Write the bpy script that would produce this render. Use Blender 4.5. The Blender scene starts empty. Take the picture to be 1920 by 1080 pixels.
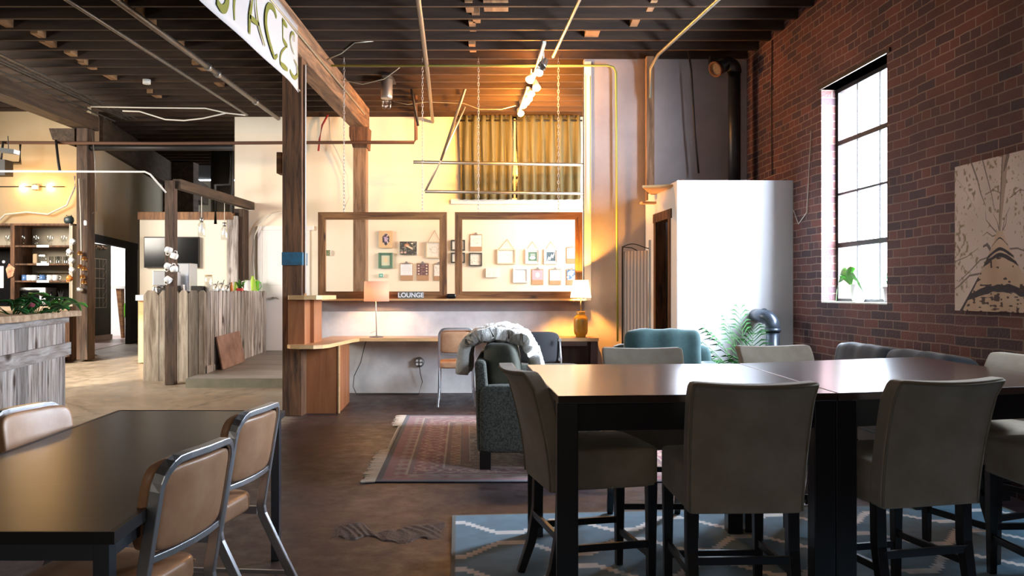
import bpy, math, random
import numpy as np
from mathutils import Vector, Matrix
random.seed(7)
R = math.radians
SC = bpy.context.scene
COL = SC.collection
F = 1550.0
CAMZ = 1.3
# ---------------- camera, world, light, exposure ----------------
cam_d = bpy.data.cameras.new('camera'); cam = bpy.data.objects.new('camera', cam_d); COL.objects.link(cam)
cam.location = (0, 0, CAMZ); cam.rotation_euler = (R(90), 0, 0)
cam_d.sensor_width = 36; cam_d.lens = 36*F/1920; cam_d.shift_y = 8/1920.0
cam_d.clip_start = 0.05; cam_d.clip_end = 200
SC.camera = cam
w = bpy.data.worlds.new('world'); SC.world = w; w.use_nodes = True
w.node_tree.nodes['Background'].inputs[0].default_value = (0.72, 0.84, 1.0, 1)
w.node_tree.nodes['Background'].inputs[1].default_value = 15.0
SC.view_settings.view_transform = 'Standard'; SC.view_settings.look = 'None'
SC.view_settings.exposure = 0.0; SC.view_settings.gamma = 1.0

def area(name, loc, tgt, sx, sy, power, col, spread=180):
    d = bpy.data.lights.new(name, 'AREA'); d.shape = 'RECTANGLE'; d.size = sx; d.size_y = sy
    d.energy = power; d.color = col; d.spread = R(spread)
    o = bpy.data.objects.new(name, d); COL.objects.link(o); o.location = loc
    o.rotation_euler = (Vector(tgt)-Vector(loc)).to_track_quat('-Z', 'Y').to_euler()
    return o
def point(name, loc, power, col, r=0.04):
    d = bpy.data.lights.new(name, 'POINT'); d.energy = power; d.color = col; d.shadow_soft_size = r
    o = bpy.data.objects.new(name, d); COL.objects.link(o); o.location = loc
    return o
WARM = (1.0, 0.56, 0.20); DAY = (0.80, 0.90, 1.0); SKYC = (0.72, 0.84, 1.0)
# daylight through the brick wall's window
area('daylight_window', (3.66, 7.15, 2.35), (0.0, 7.3, 1.3), 1.7, 2.4, 1500, SKYC)
# daylight of windows further along the brick wall, hidden behind the partition
area('daylight_back_room', (2.3, 11.6, 2.4), (-1.5, 12.6, 1.9), 2.6, 2.2, 270, (1.0, 0.93, 0.84))
# daylight over the kitchen floor, from the street side on the left
area('daylight_left', (-8.6, 8.4, 3.0), (-3.8, 12.0, 0.8), 3.0, 1.6, 300, (1.0, 0.93, 0.82), 120)
# wide dim fill light added behind the camera, lifts the near chair backs
area('front_fill', (-1.5, -2.8, 2.3), (-.5, 8, 0.8), 5.5, 1.8, 34, (1.0, 0.92, 0.80))
# the next window of the brick wall, out of the frame on the right
area('daylight_window_near', (3.12, 3.75, 2.2), (0.0, 3.9, 0.9), 1.1, 1.9, 110, (0.70, 0.84, 1.0))
# sun patch on the kitchen floor
_s = bpy.data.lights.new('sun_patch', 'SPOT'); _s.energy = 9000; _s.color = (1.0, 0.90, 0.74); _s.spot_size = R(15); _s.spot_blend = .25; _s.shadow_soft_size = .08
_o = bpy.data.objects.new('sun_patch', _s); COL.objects.link(_o); _o.location = (-10.8, 6.0, 3.9); _o.rotation_euler = (Vector((-5.9, 11.3, .2))-Vector(_o.location)).to_track_quat('-Z', 'Y').to_euler()

# ---------------- helpers ----------------
def X(px, Y): return (px-960.0)/F*Y
def Z(py, Y): return CAMZ-(py-548.0)/F*Y
def P(px, py, Y): return (X(px, Y), Y, Z(py, Y))
def FZ(Y): return min(max(0.0825*(Y-9.0), 0.0), 0.35)       # the slab rises gently towards the back

class MB:
    def __init__(s): s.v = []; s.f = []; s.sm = []
    def add(s, vs, fs, smooth=False):
        n = len(s.v); s.v += [tuple(p) for p in vs]; s.f += [tuple(n+i for i in f) for f in fs]; s.sm += [smooth]*len(fs)
        return s
    def box(s, x0, x1, y0, y1, z0, z1):
        vs = [(x0,y0,z0),(x1,y0,z0),(x1,y1,z0),(x0,y1,z0),(x0,y0,z1),(x1,y0,z1),(x1,y1,z1),(x0,y1,z1)]
        return s.add(vs, [(0,3,2,1),(4,5,6,7),(0,1,5,4),(1,2,6,5),(2,3,7,6),(3,0,4,7)])
    def obox(s, c, h, rot=None):
        rot = rot or Matrix.Identity(3); c = Vector(c); vs = []
        for z in (-1,1):
            for x, y in ((-1,-1),(1,-1),(1,1),(-1,1)):
                vs.append(c + rot @ Vector((x*h[0], y*h[1], z*h[2])))
        return s.add(vs, [(0,3,2,1),(4,5,6,7),(0,1,5,4),(1,2,6,5),(2,3,7,6),(3,0,4,7)])
    def rbox(s, c, h, k=8.0, n=6, rot=None, fn=None):
        # a soft box: a subdivided cube pulled onto a superellipsoid, half sizes h
        c = Vector(c); idx = {}; vs = []; fs = []
        def vid(i, j, l):
            key = (i, j, l)
            if key not in idx:
                q = [2.0*t/n-1 for t in key]
                q = [math.sin(a*math.pi/2)*0.45+a*0.55 for a in q]
                r = (sum(abs(a)**k for a in q))**(-1.0/k)
                p = Vector((q[0]*r*h[0], q[1]*r*h[1], q[2]*r*h[2]))
                if fn: p = Vector(fn(p))
                if rot: p = rot @ p
                idx[key] = len(vs); vs.append(c+p)
            return idx[key]
        for a in range(n):
            for b in range(n):
                fs.append((vid(a,b,0),vid(a,b+1,0),vid(a+1,b+1,0),vid(a+1,b,0)))
                fs.append((vid(a,b,n),vid(a+1,b,n),vid(a+1,b+1,n),vid(a,b+1,n)))
                fs.append((vid(a,0,b),vid(a+1,0,b),vid(a+1,0,b+1),vid(a,0,b+1)))
                fs.append((vid(a,n,b),vid(a,n,b+1),vid(a+1,n,b+1),vid(a+1,n,b)))
                fs.append((vid(0,a,b),vid(0,a,b+1),vid(0,a+1,b+1),vid(0,a+1,b)))
                fs.append((vid(n,a,b),vid(n,a+1,b),vid(n,a+1,b+1),vid(n,a,b+1)))
        return s.add(vs, fs, True)
    def sweep(s, pts, prof, up=(0,0,1), caps=True, smooth=True, closed=False, scl=None):
        # prof: 2D points (a along side, b along up')
        pts = [Vector(p) for p in pts]; n = len(pts); m = len(prof); up = Vector(up); vs = []
        for i, p in enumerate(pts):
            if closed: t = pts[(i+1) % n]-pts[i-1]
            else: t = pts[min(i+1, n-1)]-pts[max(i-1, 0)]
            t = t.normalized() if t.length > 1e-9 else Vector((0,0,1))
            u = up if abs(t.dot(up)) < 0.98 else (Vector((1,0,0)) if abs(t.x) < .9 else Vector((0,1,0)))
            sd = t.cross(u).normalized(); b = sd.cross(t).normalized()
            k = scl[i] if scl else 1.0
            # mitre
            if 0 < i < n-1 or closed:
                d1 = (pts[i]-pts[i-1]).normalized(); d2 = (pts[(i+1) % n]-pts[i]).normalized()
                c = max(0.5, math.sqrt(max(0.0, (1+d1.dot(d2))/2)))
            else: c = 1.0
            for a, bb in prof:
                q = sd*a + b*bb
                if c < 0.999:
                    bi = (d2-d1)
                    if bi.length > 1e-6:
                        bi.normalize(); q = q + bi*(q.dot(bi))*(1/c-1)
                vs.append(p+q*k)
        fs = []
        for i in range(n if closed else n-1):
            for j in range(m):
                a = i*m+j; b = i*m+(j+1) % m; c2 = ((i+1) % n)*m+(j+1) % m; d = ((i+1) % n)*m+j
                fs.append((a, d, c2, b))
        s.add(vs, fs, smooth)
        if caps and not closed:
            k0 = len(s.v)-len(vs)
            s.f.append(tuple(k0+j for j in range(m))); s.sm.append(False)
            s.f.append(tuple(k0+(n-1)*m+j for j in reversed(range(m)))); s.sm.append(False)
        return s
    def tube(s, pts, r, n=8, closed=False, up=(0,0,1), scl=None):
        return s.sweep(pts, [(r*math.cos(2*math.pi*k/n), r*math.sin(2*math.pi*k/n)) for k in range(n)], up=up, closed=closed, scl=scl)
    def bar(s, pts, w_, t_, up=(0,0,1), closed=False):
        return s.sweep(pts, [(-w_/2,-t_/2),(w_/2,-t_/2),(w_/2,t_/2),(-w_/2,t_/2)], up=up, smooth=False, closed=closed)
    def lathe(s, prof, c=(0,0,0), n=24, rot=None, cap=True):
        c = Vector(c); vs = []; m = len(prof)
        for r_, z_ in prof:
            for k in range(n):
                a = 2*math.pi*k/n; p = Vector((r_*math.cos(a), r_*math.sin(a), z_))
                vs.append(c + (rot @ p if rot else p))
        fs = [(i*n+k, i*n+(k+1) % n, (i+1)*n+(k+1) % n, (i+1)*n+k) for i in range(m-1) for k in range(n)]
        s.add(vs, fs, True)
        if cap:
            k0 = len(s.v)-len(vs)
            s.f.append(tuple(k0+k for k in reversed(range(n)))); s.sm.append(False)
            s.f.append(tuple(k0+(m-1)*n+k for k in range(n))); s.sm.append(False)
        return s
    def prism(s, poly, z0, z1):
        n = len(poly); vs = [(x, y, z0) for x, y in poly]+[(x, y, z1) for x, y in poly]
        fs = [tuple(reversed(range(n))), tuple(range(n, 2*n))]+[(i, (i+1) % n, n+(i+1) % n, n+i) for i in range(n)]
        return s.add(vs, fs)
    def vprism(s, poly, y0, y1):
        # poly in (x,z), extruded along y
        n = len(poly); vs = [(x, y0, z) for x, z in poly]+[(x, y1, z) for x, z in poly]
        fs = [tuple(range(n)), tuple(reversed(range(n, 2*n)))]+[(i, n+i, n+(i+1) % n, (i+1) % n) for i in range(n)]
        return s.add(vs, fs)
    def grid(s, nu, nv, fn, thick=None):
        vs = [Vector(fn(i/nu, j/nv)) for j in range(nv+1) for i in range(nu+1)]
        fs = [(j*(nu+1)+i, j*(nu+1)+i+1, (j+1)*(nu+1)+i+1, (j+1)*(nu+1)+i) for j in range(nv) for i in range(nu)]
        return s.add(vs, fs, True)
    def xf(s, rot=None, loc=(0,0,0)):
        rot = rot or Matrix.Identity(3); loc = Vector(loc)
        s.v = [tuple(rot @ Vector(p)+loc) for p in s.v]; return s
    def build(s, name, m, parent=None, local=False, bevel=0.0, seg=2, subsurf=0, solid=0.0, origin=True):
        me = bpy.data.meshes.new(name); o = bpy.data.objects.new(name, me); COL.objects.link(o)
        vs = np.array(s.v, dtype=float)
        off = np.zeros(3)
        if parent is not None:
            o.parent = parent
            if not local:
                q = parent
                while q is not None: off += np.array(q.location); q = q.parent
        elif origin and not local:
            off = np.array([(vs[:,0].min()+vs[:,0].max())/2, (vs[:,1].min()+vs[:,1].max())/2, vs[:,2].min()])
            o.location = off
        me.from_pydata([tuple(p) for p in (vs-off)], [], s.f)
        me.polygons.foreach_set('use_smooth', s.sm); me.update()
        if m: me.materials.append(m)
        if solid:
            k = o.modifiers.new('solid', 'SOLIDIFY'); k.thickness = solid; k.offset = 0
        if bevel:
            k = o.modifiers.new('bevel', 'BEVEL'); k.width = bevel; k.segments = seg; k.limit_method = 'ANGLE'; k.angle_limit = R(40)
        if subsurf:
            k = o.modifiers.new('sub', 'SUBSURF'); k.levels = subsurf; k.render_levels = subsurf
        return o
def tag(o, label=None, cat=None, group=None, kind=None):
    if label: o['label'] = label
    if cat: o['category'] = cat
    if group: o['group'] = group
    if kind: o['kind'] = kind
    return o
def thing(name, label, cat, loc=(0,0,0), rz=0.0, group=None):
    o = bpy.data.objects.new(name, None); COL.objects.link(o); o.location = loc; o.rotation_euler = (0,0,rz)
    o.empty_display_size = 0.1
    return tag(o, label, cat, group)
def struct(o): o['kind'] = 'structure'; return o
def dup(src, loc=None, rz=None, label=None, group=None, parent=None):
    c = src.copy(); COL.objects.link(c); c.parent = parent
    if loc is not None: c.location = loc
    if rz is not None: c.rotation_euler = (0,0,rz)
    if label: c['label'] = label
    if group: c['group'] = group
    for ch in [k for k in src.children]: dup(ch, parent=c)
    return c
def RZ(a): return Matrix.Rotation(a, 3, 'Z')
def RX(a): return Matrix.Rotation(a, 3, 'X')
def RY(a): return Matrix.Rotation(a, 3, 'Y')

# ---------------- materials ----------------
def newmat(name):
    m = bpy.data.materials.new(name); m.use_nodes = True
    return m, m.node_tree, m.node_tree.nodes['Principled BSDF']
def N(nt, t, **kw):
    n = nt.nodes.new(t)
    for k, v in kw.items():
        if k.startswith('i_'):
            key = k[2:]; key = int(key) if key.isdigit() else key.replace('_', ' ')
            n.inputs[key].default_value = v
        else: setattr(n, k, v)
    return n
def c4(c): return (c[0], c[1], c[2], 1)
def mk(name, base, rough=.6, metal=0.0, c2=None, scale=4.0, stretch=(1,1,1), bump=0.0, bscale=None, lo=.35, hi=.65, detail=6, spec=None,
       emit=None, estr=0.0, coat=0.0, sheen=0.0, c3=None, alpha=None, rvar=0.0):
    m, nt, b = newmat(name); L = nt.links.new
    b.inputs['Base Color'].default_value = c4(base); b.inputs['Roughness'].default_value = rough; b.inputs['Metallic'].default_value = metal
    if spec is not None: b.inputs['Specular IOR Level'].default_value = spec
    if coat: b.inputs['Coat Weight'].default_value = coat
    if sheen: b.inputs['Sheen Weight'].default_value = sheen; b.inputs['Sheen Roughness'].default_value = .4
    if emit: b.inputs['Emission Color'].default_value = c4(emit); b.inputs['Emission Strength'].default_value = estr
    if c2 or bump:
        tc = N(nt, 'ShaderNodeTexCoord'); mp = N(nt, 'ShaderNodeMapping'); mp.inputs['Scale'].default_value = stretch
        L(tc.outputs['Object'], mp.inputs['Vector'])
        no = N(nt, 'ShaderNodeTexNoise', i_Scale=scale, i_Detail=detail, i_Roughness=.6); L(mp.outputs[0], no.inputs['Vector'])
        if c2:
            cr = N(nt, 'ShaderNodeValToRGB'); cr.color_ramp.elements[0].position = lo; cr.color_ramp.elements[1].position = hi
            cr.color_ramp.elements[0].color = c4(base); cr.color_ramp.elements[1].color = c4(c2)
            if c3: e = cr.color_ramp.elements.new((lo+hi)/2); e.color = c4(c3)
            L(no.outputs['Fac'], cr.inputs[0]); L(cr.outputs[0], b.inputs['Base Color'])
        if rvar:
            mr = N(nt, 'ShaderNodeMapRange', i_3=max(0.02, rough-rvar), i_4=rough+rvar); L(no.outputs['Fac'], mr.inputs[0]); L(mr.outputs[0], b.inputs['Roughness'])
        if bump:
            n2 = no
            if bscale: n2 = N(nt, 'ShaderNodeTexNoise', i_Scale=bscale, i_Detail=5.0); L(mp.outputs[0], n2.inputs['Vector'])
            bp = N(nt, 'ShaderNodeBump', i_Strength=bump, i_Distance=.01); L(n2.outputs['Fac'], bp.inputs['Height']); L(bp.outputs[0], b.inputs['Normal'])
    return m
def wood(name, dark, light, rough=.6, axis='z', scale=3.0, bump=.3, knots=0.0, rnd=0.0, coat=0.0, knotc=(.03,.015,.008)):
    # grain runs along the axis; knots are dark ovals; rnd = brightness change from board to board
    m, nt, b = newmat(name); L = nt.links.new
    tc = N(nt, 'ShaderNodeTexCoord'); mp = N(nt, 'ShaderNodeMapping')
    st = {'x': (.09,1,1), 'y': (1,.09,1), 'z': (1,1,.09)}[axis]
    mp.inputs['Scale'].default_value = [scale*8*q for q in st]
    oi = N(nt, 'ShaderNodeObjectInfo'); va = N(nt, 'ShaderNodeVectorMath', operation='ADD')
    vm = N(nt, 'ShaderNodeVectorMath', operation='SCALE'); vm.inputs['Scale'].default_value = 13.0
    cx = N(nt, 'ShaderNodeCombineXYZ'); L(oi.outputs['Random'], cx.inputs[0]); L(oi.outputs['Random'], cx.inputs[1]); L(oi.outputs['Random'], cx.inputs[2])
    L(cx.outputs[0], vm.inputs[0]); L(tc.outputs['Object'], va.inputs[0]); L(vm.outputs[0], va.inputs[1]); L(va.outputs[0], mp.inputs['Vector'])
    no = N(nt, 'ShaderNodeTexNoise', i_Scale=1.0, i_Detail=8.0, i_Roughness=.65, i_Distortion=.6); L(mp.outputs[0], no.inputs['Vector'])
    cr = N(nt, 'ShaderNodeValToRGB'); cr.color_ramp.elements[0].position = .36; cr.color_ramp.elements[1].position = .64
    cr.color_ramp.elements[0].color = c4(dark); cr.color_ramp.elements[1].color = c4(light); L(no.outputs['Fac'], cr.inputs[0])
    out = cr.outputs[0]
    if knots:
        m2 = N(nt, 'ShaderNodeMapping'); m2.inputs['Scale'].default_value = [{'x': (.5,1,1), 'y': (1,.5,1), 'z': (1,1,.5)}[axis][q]*knots for q in range(3)]
        L(va.outputs[0], m2.inputs['Vector']); vo = N(nt, 'ShaderNodeTexVoronoi', i_Scale=1.0); L(m2.outputs[0], vo.inputs['Vector'])
        kr = N(nt, 'ShaderNodeValToRGB'); kr.color_ramp.elements[0].position = .06; kr.color_ramp.elements[1].position = .17
        kr.color_ramp.elements[0].color = (1,1,1,1); kr.color_ramp.elements[1].color = (0,0,0,1); L(vo.outputs['Distance'], kr.inputs[0])
        mx = N(nt, 'ShaderNodeMixRGB'); L(kr.outputs[0], mx.inputs[0]); L(out, mx.inputs[1]); mx.inputs[2].default_value = c4(knotc); out = mx.outputs[0]
    if rnd:
        mr = N(nt, 'ShaderNodeMapRange', i_3=1-rnd, i_4=1+rnd); L(oi.outputs['Random'], mr.inputs[0])
        hs = N(nt, 'ShaderNodeHueSaturation'); L(mr.outputs[0], hs.inputs['Value']); L(out, hs.inputs['Color']); out = hs.outputs[0]
    L(out, b.inputs['Base Color']); b.inputs['Roughness'].default_value = rough
    if coat: b.inputs['Coat Weight'].default_value = coat; b.inputs['Coat Roughness'].default_value = .2
    bp = N(nt, 'ShaderNodeBump', i_Strength=bump, i_Distance=.006); L(no.outputs['Fac'], bp.inputs['Height']); L(bp.outputs[0], b.inputs['Normal'])
    return m
def glassmat(name, tint=(1,1,1), rough=0.02, refl=.12):
    # thin pane: mostly clear, with a fresnel mirror on top
    m, nt, b = newmat(name); L = nt.links.new; nt.nodes.remove(b)
    tr = N(nt, 'ShaderNodeBsdfTransparent'); tr.inputs[0].default_value = c4(tint)
    gl = N(nt, 'ShaderNodeBsdfGlossy'); gl.inputs['Roughness'].default_value = rough
    lw_ = N(nt, 'ShaderNodeLayerWeight', i_Blend=.5); fr = N(nt, 'ShaderNodeMath', operation='POWER'); L(lw_.outputs['Facing'], fr.inputs[0]); fr.inputs[1].default_value = 4.0
    ma = N(nt, 'ShaderNodeMath', operation='MULTIPLY_ADD'); ma.inputs[1].default_value = .6; ma.inputs[2].default_value = refl
    mx = N(nt, 'ShaderNodeMixShader'); out = nt.nodes['Material Output']
    L(fr.outputs[0], ma.inputs[0]); L(ma.outputs[0], mx.inputs[0]); L(tr.outputs[0], mx.inputs[1]); L(gl.outputs[0], mx.inputs[2]); L(mx.outputs[0], out.inputs[0])
    return m
def emis(name, col, s):
    m, nt, b = newmat(name); b.inputs['Base Color'].default_value = c4(col); b.inputs['Emission Color'].default_value = c4(col); b.inputs['Emission Strength'].default_value = s
    return m
def paint(name, rough=.85, bump=0.0, sheen=0.0):
    m, nt, b = newmat(name); a = N(nt, 'ShaderNodeVertexColor', layer_name='col'); nt.links.new(a.outputs[0], b.inputs['Base Color'])
    b.inputs['Roughness'].default_value = rough
    if sheen: b.inputs['Sheen Weight'].default_value = sheen
    if bump:
        tc = N(nt, 'ShaderNodeTexCoord'); no = N(nt, 'ShaderNodeTexNoise', i_Scale=260.0, i_Detail=3.0); nt.links.new(tc.outputs['Object'], no.inputs['Vector'])
        bp = N(nt, 'ShaderNodeBump', i_Strength=bump, i_Distance=.004); nt.links.new(no.outputs['Fac'], bp.inputs['Height']); nt.links.new(bp.outputs[0], b.inputs['Normal'])
    return m
def picture(name, m, O, U, V, nu, nv, fn, parent=None, local=False):
    # flat painted surface: fn(u,v arrays 0..1) -> (n,3) albedo; O origin, U/V edge vectors
    O = np.array(O, float); U = np.array(U, float); V = np.array(V, float)
    u, v = np.meshgrid(np.linspace(0,1,nu+1), np.linspace(0,1,nv+1)); u = u.ravel(); v = v.ravel()
    pts = O+u[:,None]*U+v[:,None]*V
    off = np.zeros(3)
    me = bpy.data.meshes.new(name); o = bpy.data.objects.new(name, me); COL.objects.link(o)
    if parent is not None:
        o.parent = parent
        if not local:
            q = parent
            while q is not None: off += np.array(q.location); q = q.parent
    elif not local: off = O+(U+V)/2; o.location = off
    pts = pts-off
    i, j = np.meshgrid(np.arange(nu), np.arange(nv)); a = (j*(nu+1)+i).ravel(); k = nu+1
    faces = np.stack([a, a+1, a+1+k, a+k], 1)
    me.vertices.add(len(pts)); me.vertices.foreach_set('co', pts.ravel())
    me.loops.add(faces.size); me.loops.foreach_set('vertex_index', faces.ravel().astype(np.int32))
    me.polygons.add(len(faces)); me.polygons.foreach_set('loop_start', (np.arange(len(faces))*4).astype(np.int32))
    me.update(calc_edges=True); me.validate()
    c = me.color_attributes.new('col', 'FLOAT_COLOR', 'POINT')
    rgb = np.clip(fn(u, v), 0, 1); c.data.foreach_set('color', np.concatenate([rgb, np.ones((len(u),1))], 1).astype(np.float32).ravel())
    me.materials.append(m); return o
def vnoise(u, v, s, seed=0):
    # value noise for painted artwork
    rng = np.random.RandomState(seed); g = rng.rand(64, 64)
    x = u*s; y = v*s; xi = np.floor(x).astype(int); yi = np.floor(y).astype(int); fx = x-xi; fy = y-yi
    fx = fx*fx*(3-2*fx); fy = fy*fy*(3-2*fy); q = lambda a, b: g[a % 64, b % 64]
    return (q(xi,yi)*(1-fx)+q(xi+1,yi)*fx)*(1-fy)+(q(xi,yi+1)*(1-fx)+q(xi+1,yi+1)*fx)*fy
def lerp(a, b, t): return np.array(a)[None,:]*(1-t[:,None])+np.array(b)[None,:]*t[:,None]

def wallmat(name, c1, c2, scale=.6, fine=.04):
    m = mk(name, c1, .85, c2=c2, scale=scale, lo=.3, hi=.7, bump=.08, bscale=18, detail=8)
    return m
def brickmat():
    m, nt, b = newmat('red_brick'); L = nt.links.new
    tc = N(nt, 'ShaderNodeTexCoord'); sp = N(nt, 'ShaderNodeSeparateXYZ'); L(tc.outputs['Object'], sp.inputs[0])
    # wobble the courses a little
    nz = N(nt, 'ShaderNodeTexNoise', i_Scale=2.2, i_Detail=4.0); L(tc.outputs['Object'], nz.inputs['Vector'])
    ad = N(nt, 'ShaderNodeMath', operation='ADD'); L(sp.outputs[0], ad.inputs[0]); L(sp.outputs[1], ad.inputs[1])
    wz = N(nt, 'ShaderNodeMath', operation='MULTIPLY_ADD'); L(nz.outputs['Fac'], wz.inputs[0]); wz.inputs[1].default_value = .034; L(sp.outputs[2], wz.inputs[2])
    cx = N(nt, 'ShaderNodeCombineXYZ'); L(ad.outputs[0], cx.inputs[0]); L(wz.outputs[0], cx.inputs[1])
    def br(wd):
        t = N(nt, 'ShaderNodeTexBrick', i_Scale=1.0); t.inputs['Brick Width'].default_value = wd; t.inputs['Row Height'].default_value = .0725
        t.inputs['Mortar Size'].default_value = .0055; t.inputs['Mortar Smooth'].default_value = .25; t.inputs['Bias'].default_value = -.1
        t.inputs['Color1'].default_value = (.150,.046,.034,1); t.inputs['Color2'].default_value = (.034,.018,.028,1); t.inputs['Mortar'].default_value = (.25,.17,.125,1)
        L(cx.outputs[0], t.inputs['Vector']); return t
    a = br(.235); h = br(.1175)
    rw = N(nt, 'ShaderNodeMath', operation='DIVIDE'); L(wz.outputs[0], rw.inputs[0]); rw.inputs[1].default_value = .0725
    fl = N(nt, 'ShaderNodeMath', operation='FLOOR'); L(rw.outputs[0], fl.inputs[0])
    md = N(nt, 'ShaderNodeMath', operation='FLOORED_MODULO'); L(fl.outputs[0], md.inputs[0]); md.inputs[1].default_value = 6.0
    lt = N(nt, 'ShaderNodeMath', operation='LESS_THAN'); L(md.outputs[0], lt.inputs[0]); lt.inputs[1].default_value = .5
    mx = N(nt, 'ShaderNodeMixRGB'); L(lt.outputs[0], mx.inputs[0]); L(a.outputs['Color'], mx.inputs[1]); L(h.outputs['Color'], mx.inputs[2])
    mf = N(nt, 'ShaderNodeMixRGB'); L(lt.outputs[0], mf.inputs[0]); L(a.outputs['Fac'], mf.inputs[1]); L(h.outputs['Fac'], mf.inputs[2])
    n2 = N(nt, 'ShaderNodeTexNoise', i_Scale=1.4, i_Detail=7.0); L(tc.outputs['Object'], n2.inputs['Vector'])
    cr = N(nt, 'ShaderNodeValToRGB'); cr.color_ramp.elements[0].color = (.5,.5,.55,1); cr.color_ramp.elements[1].color = (1.3,1.2,1.15,1)
    cr.color_ramp.elements[0].position = .3; cr.color_ramp.elements[1].position = .7
    L(n2.outputs['Fac'], cr.inputs[0]); mu = N(nt, 'ShaderNodeMixRGB', blend_type='MULTIPLY'); mu.inputs[0].default_value = .8
    L(mx.outputs[0], mu.inputs[1]); L(cr.outputs[0], mu.inputs[2]); L(mu.outputs[0], b.inputs['Base Color'])
    n3 = N(nt, 'ShaderNodeTexNoise', i_Scale=60.0, i_Detail=4.0); L(tc.outputs['Object'], n3.inputs['Vector'])
    sb = N(nt, 'ShaderNodeMath', operation='MULTIPLY_ADD'); L(mf.outputs[0], sb.inputs[0]); sb.inputs[1].default_value = -1.0; L(n3.outputs['Fac'], sb.inputs[2])
    bp = N(nt, 'ShaderNodeBump', i_Strength=.6, i_Distance=.012); L(sb.outputs[0], bp.inputs['Height']); L(bp.outputs[0], b.inputs['Normal'])
    b.inputs['Roughness'].default_value = .75
    return m
def floormat():
    m, nt, b = newmat('stained_concrete'); L = nt.links.new
    tc = N(nt, 'ShaderNodeTexCoord'); sp = N(nt, 'ShaderNodeSeparateXYZ'); L(tc.outputs['Object'], sp.inputs[0])
    n1 = N(nt, 'ShaderNodeTexNoise', i_Scale=.8, i_Detail=9.0, i_Roughness=.65); L(tc.outputs['Object'], n1.inputs['Vector'])
    n2 = N(nt, 'ShaderNodeTexNoise', i_Scale=7.0, i_Detail=8.0, i_Roughness=.7); L(tc.outputs['Object'], n2.inputs['Vector'])
    c1 = N(nt, 'ShaderNodeValToRGB'); e = c1.color_ramp.elements; e[0].position = .36; e[1].position = .62
    e[0].color = (.021,.013,.015,1); e[1].color = (.066,.037,.032,1); L(n1.outputs['Fac'], c1.inputs[0])
    c2 = N(nt, 'ShaderNodeValToRGB'); e = c2.color_ramp.elements; e[0].position = .3; e[1].position = .7
    e[0].color = (.19,.15,.11,1); e[1].color = (.34,.28,.21,1); L(n1.outputs['Fac'], c2.inputs[0])
    # lighter bare slab on the kitchen side
    ax = N(nt, 'ShaderNodeMath', operation='MULTIPLY_ADD'); L(n2.outputs['Fac'], ax.inputs[0]); ax.inputs[1].default_value = .5; L(sp.outputs[0], ax.inputs[2])
    mr = N(nt, 'ShaderNodeMapRange', i_1=-1.9, i_2=-2.15, i_3=0.0, i_4=1.0); L(ax.outputs[0], mr.inputs[0])
    my = N(nt, 'ShaderNodeMapRange', i_1=6.6, i_2=8.4, i_3=0.0, i_4=1.0); L(sp.outputs[1], my.inputs[0])
    mm = N(nt, 'ShaderNodeMath', operation='MULTIPLY'); L(mr.outputs[0], mm.inputs[0]); L(my.outputs[0], mm.inputs[1])
    mx = N(nt, 'ShaderNodeMixRGB'); L(mm.outputs[0], mx.inputs[0]); L(c1.outputs[0], mx.inputs[1]); L(c2.outputs[0], mx.inputs[2])
    vo = N(nt, 'ShaderNodeTexVoronoi', i_Scale=.42, feature='DISTANCE_TO_EDGE')
    dv = N(nt, 'ShaderNodeVectorMath', operation='MULTIPLY_ADD'); L(n2.outputs['Color'], dv.inputs[0]); dv.inputs[1].default_value = (.25,.25,0); L(tc.outputs['Object'], dv.inputs[2])
    L(dv.outputs[0], vo.inputs['Vector'])
    ck = N(nt, 'ShaderNodeMapRange', i_1=0.0, i_2=.008, i_3=.6, i_4=1.0); L(vo.outputs['Distance'], ck.inputs[0])
    mu = N(nt, 'ShaderNodeMixRGB', blend_type='MULTIPLY'); mu.inputs[0].default_value = 1.0; L(mx.outputs[0], mu.inputs[1]); L(ck.outputs[0], mu.inputs[2])
    c3 = N(nt, 'ShaderNodeValToRGB'); e = c3.color_ramp.elements; e[0].position = .3; e[1].position = .72; e[0].color = (.7,.7,.7,1); e[1].color = (1.25,1.2,1.2,1)
    L(n2.outputs['Fac'], c3.inputs[0]); m3 = N(nt, 'ShaderNodeMixRGB', blend_type='MULTIPLY'); m3.inputs[0].default_value = 1.0
    L(mu.outputs[0], m3.inputs[1]); L(c3.outputs[0], m3.inputs[2]); L(m3.outputs[0], b.inputs['Base Color'])
    rr = N(nt, 'ShaderNodeMapRange', i_1=.3, i_2=.7, i_3=.28, i_4=.62); L(n2.outputs['Fac'], rr.inputs[0]); L(rr.outputs[0], b.inputs['Roughness'])
    bp = N(nt, 'ShaderNodeBump', i_Strength=.25, i_Distance=.01); L(n2.outputs['Fac'], bp.inputs['Height']); L(bp.outputs[0], b.inputs['Normal'])
    return m
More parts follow.
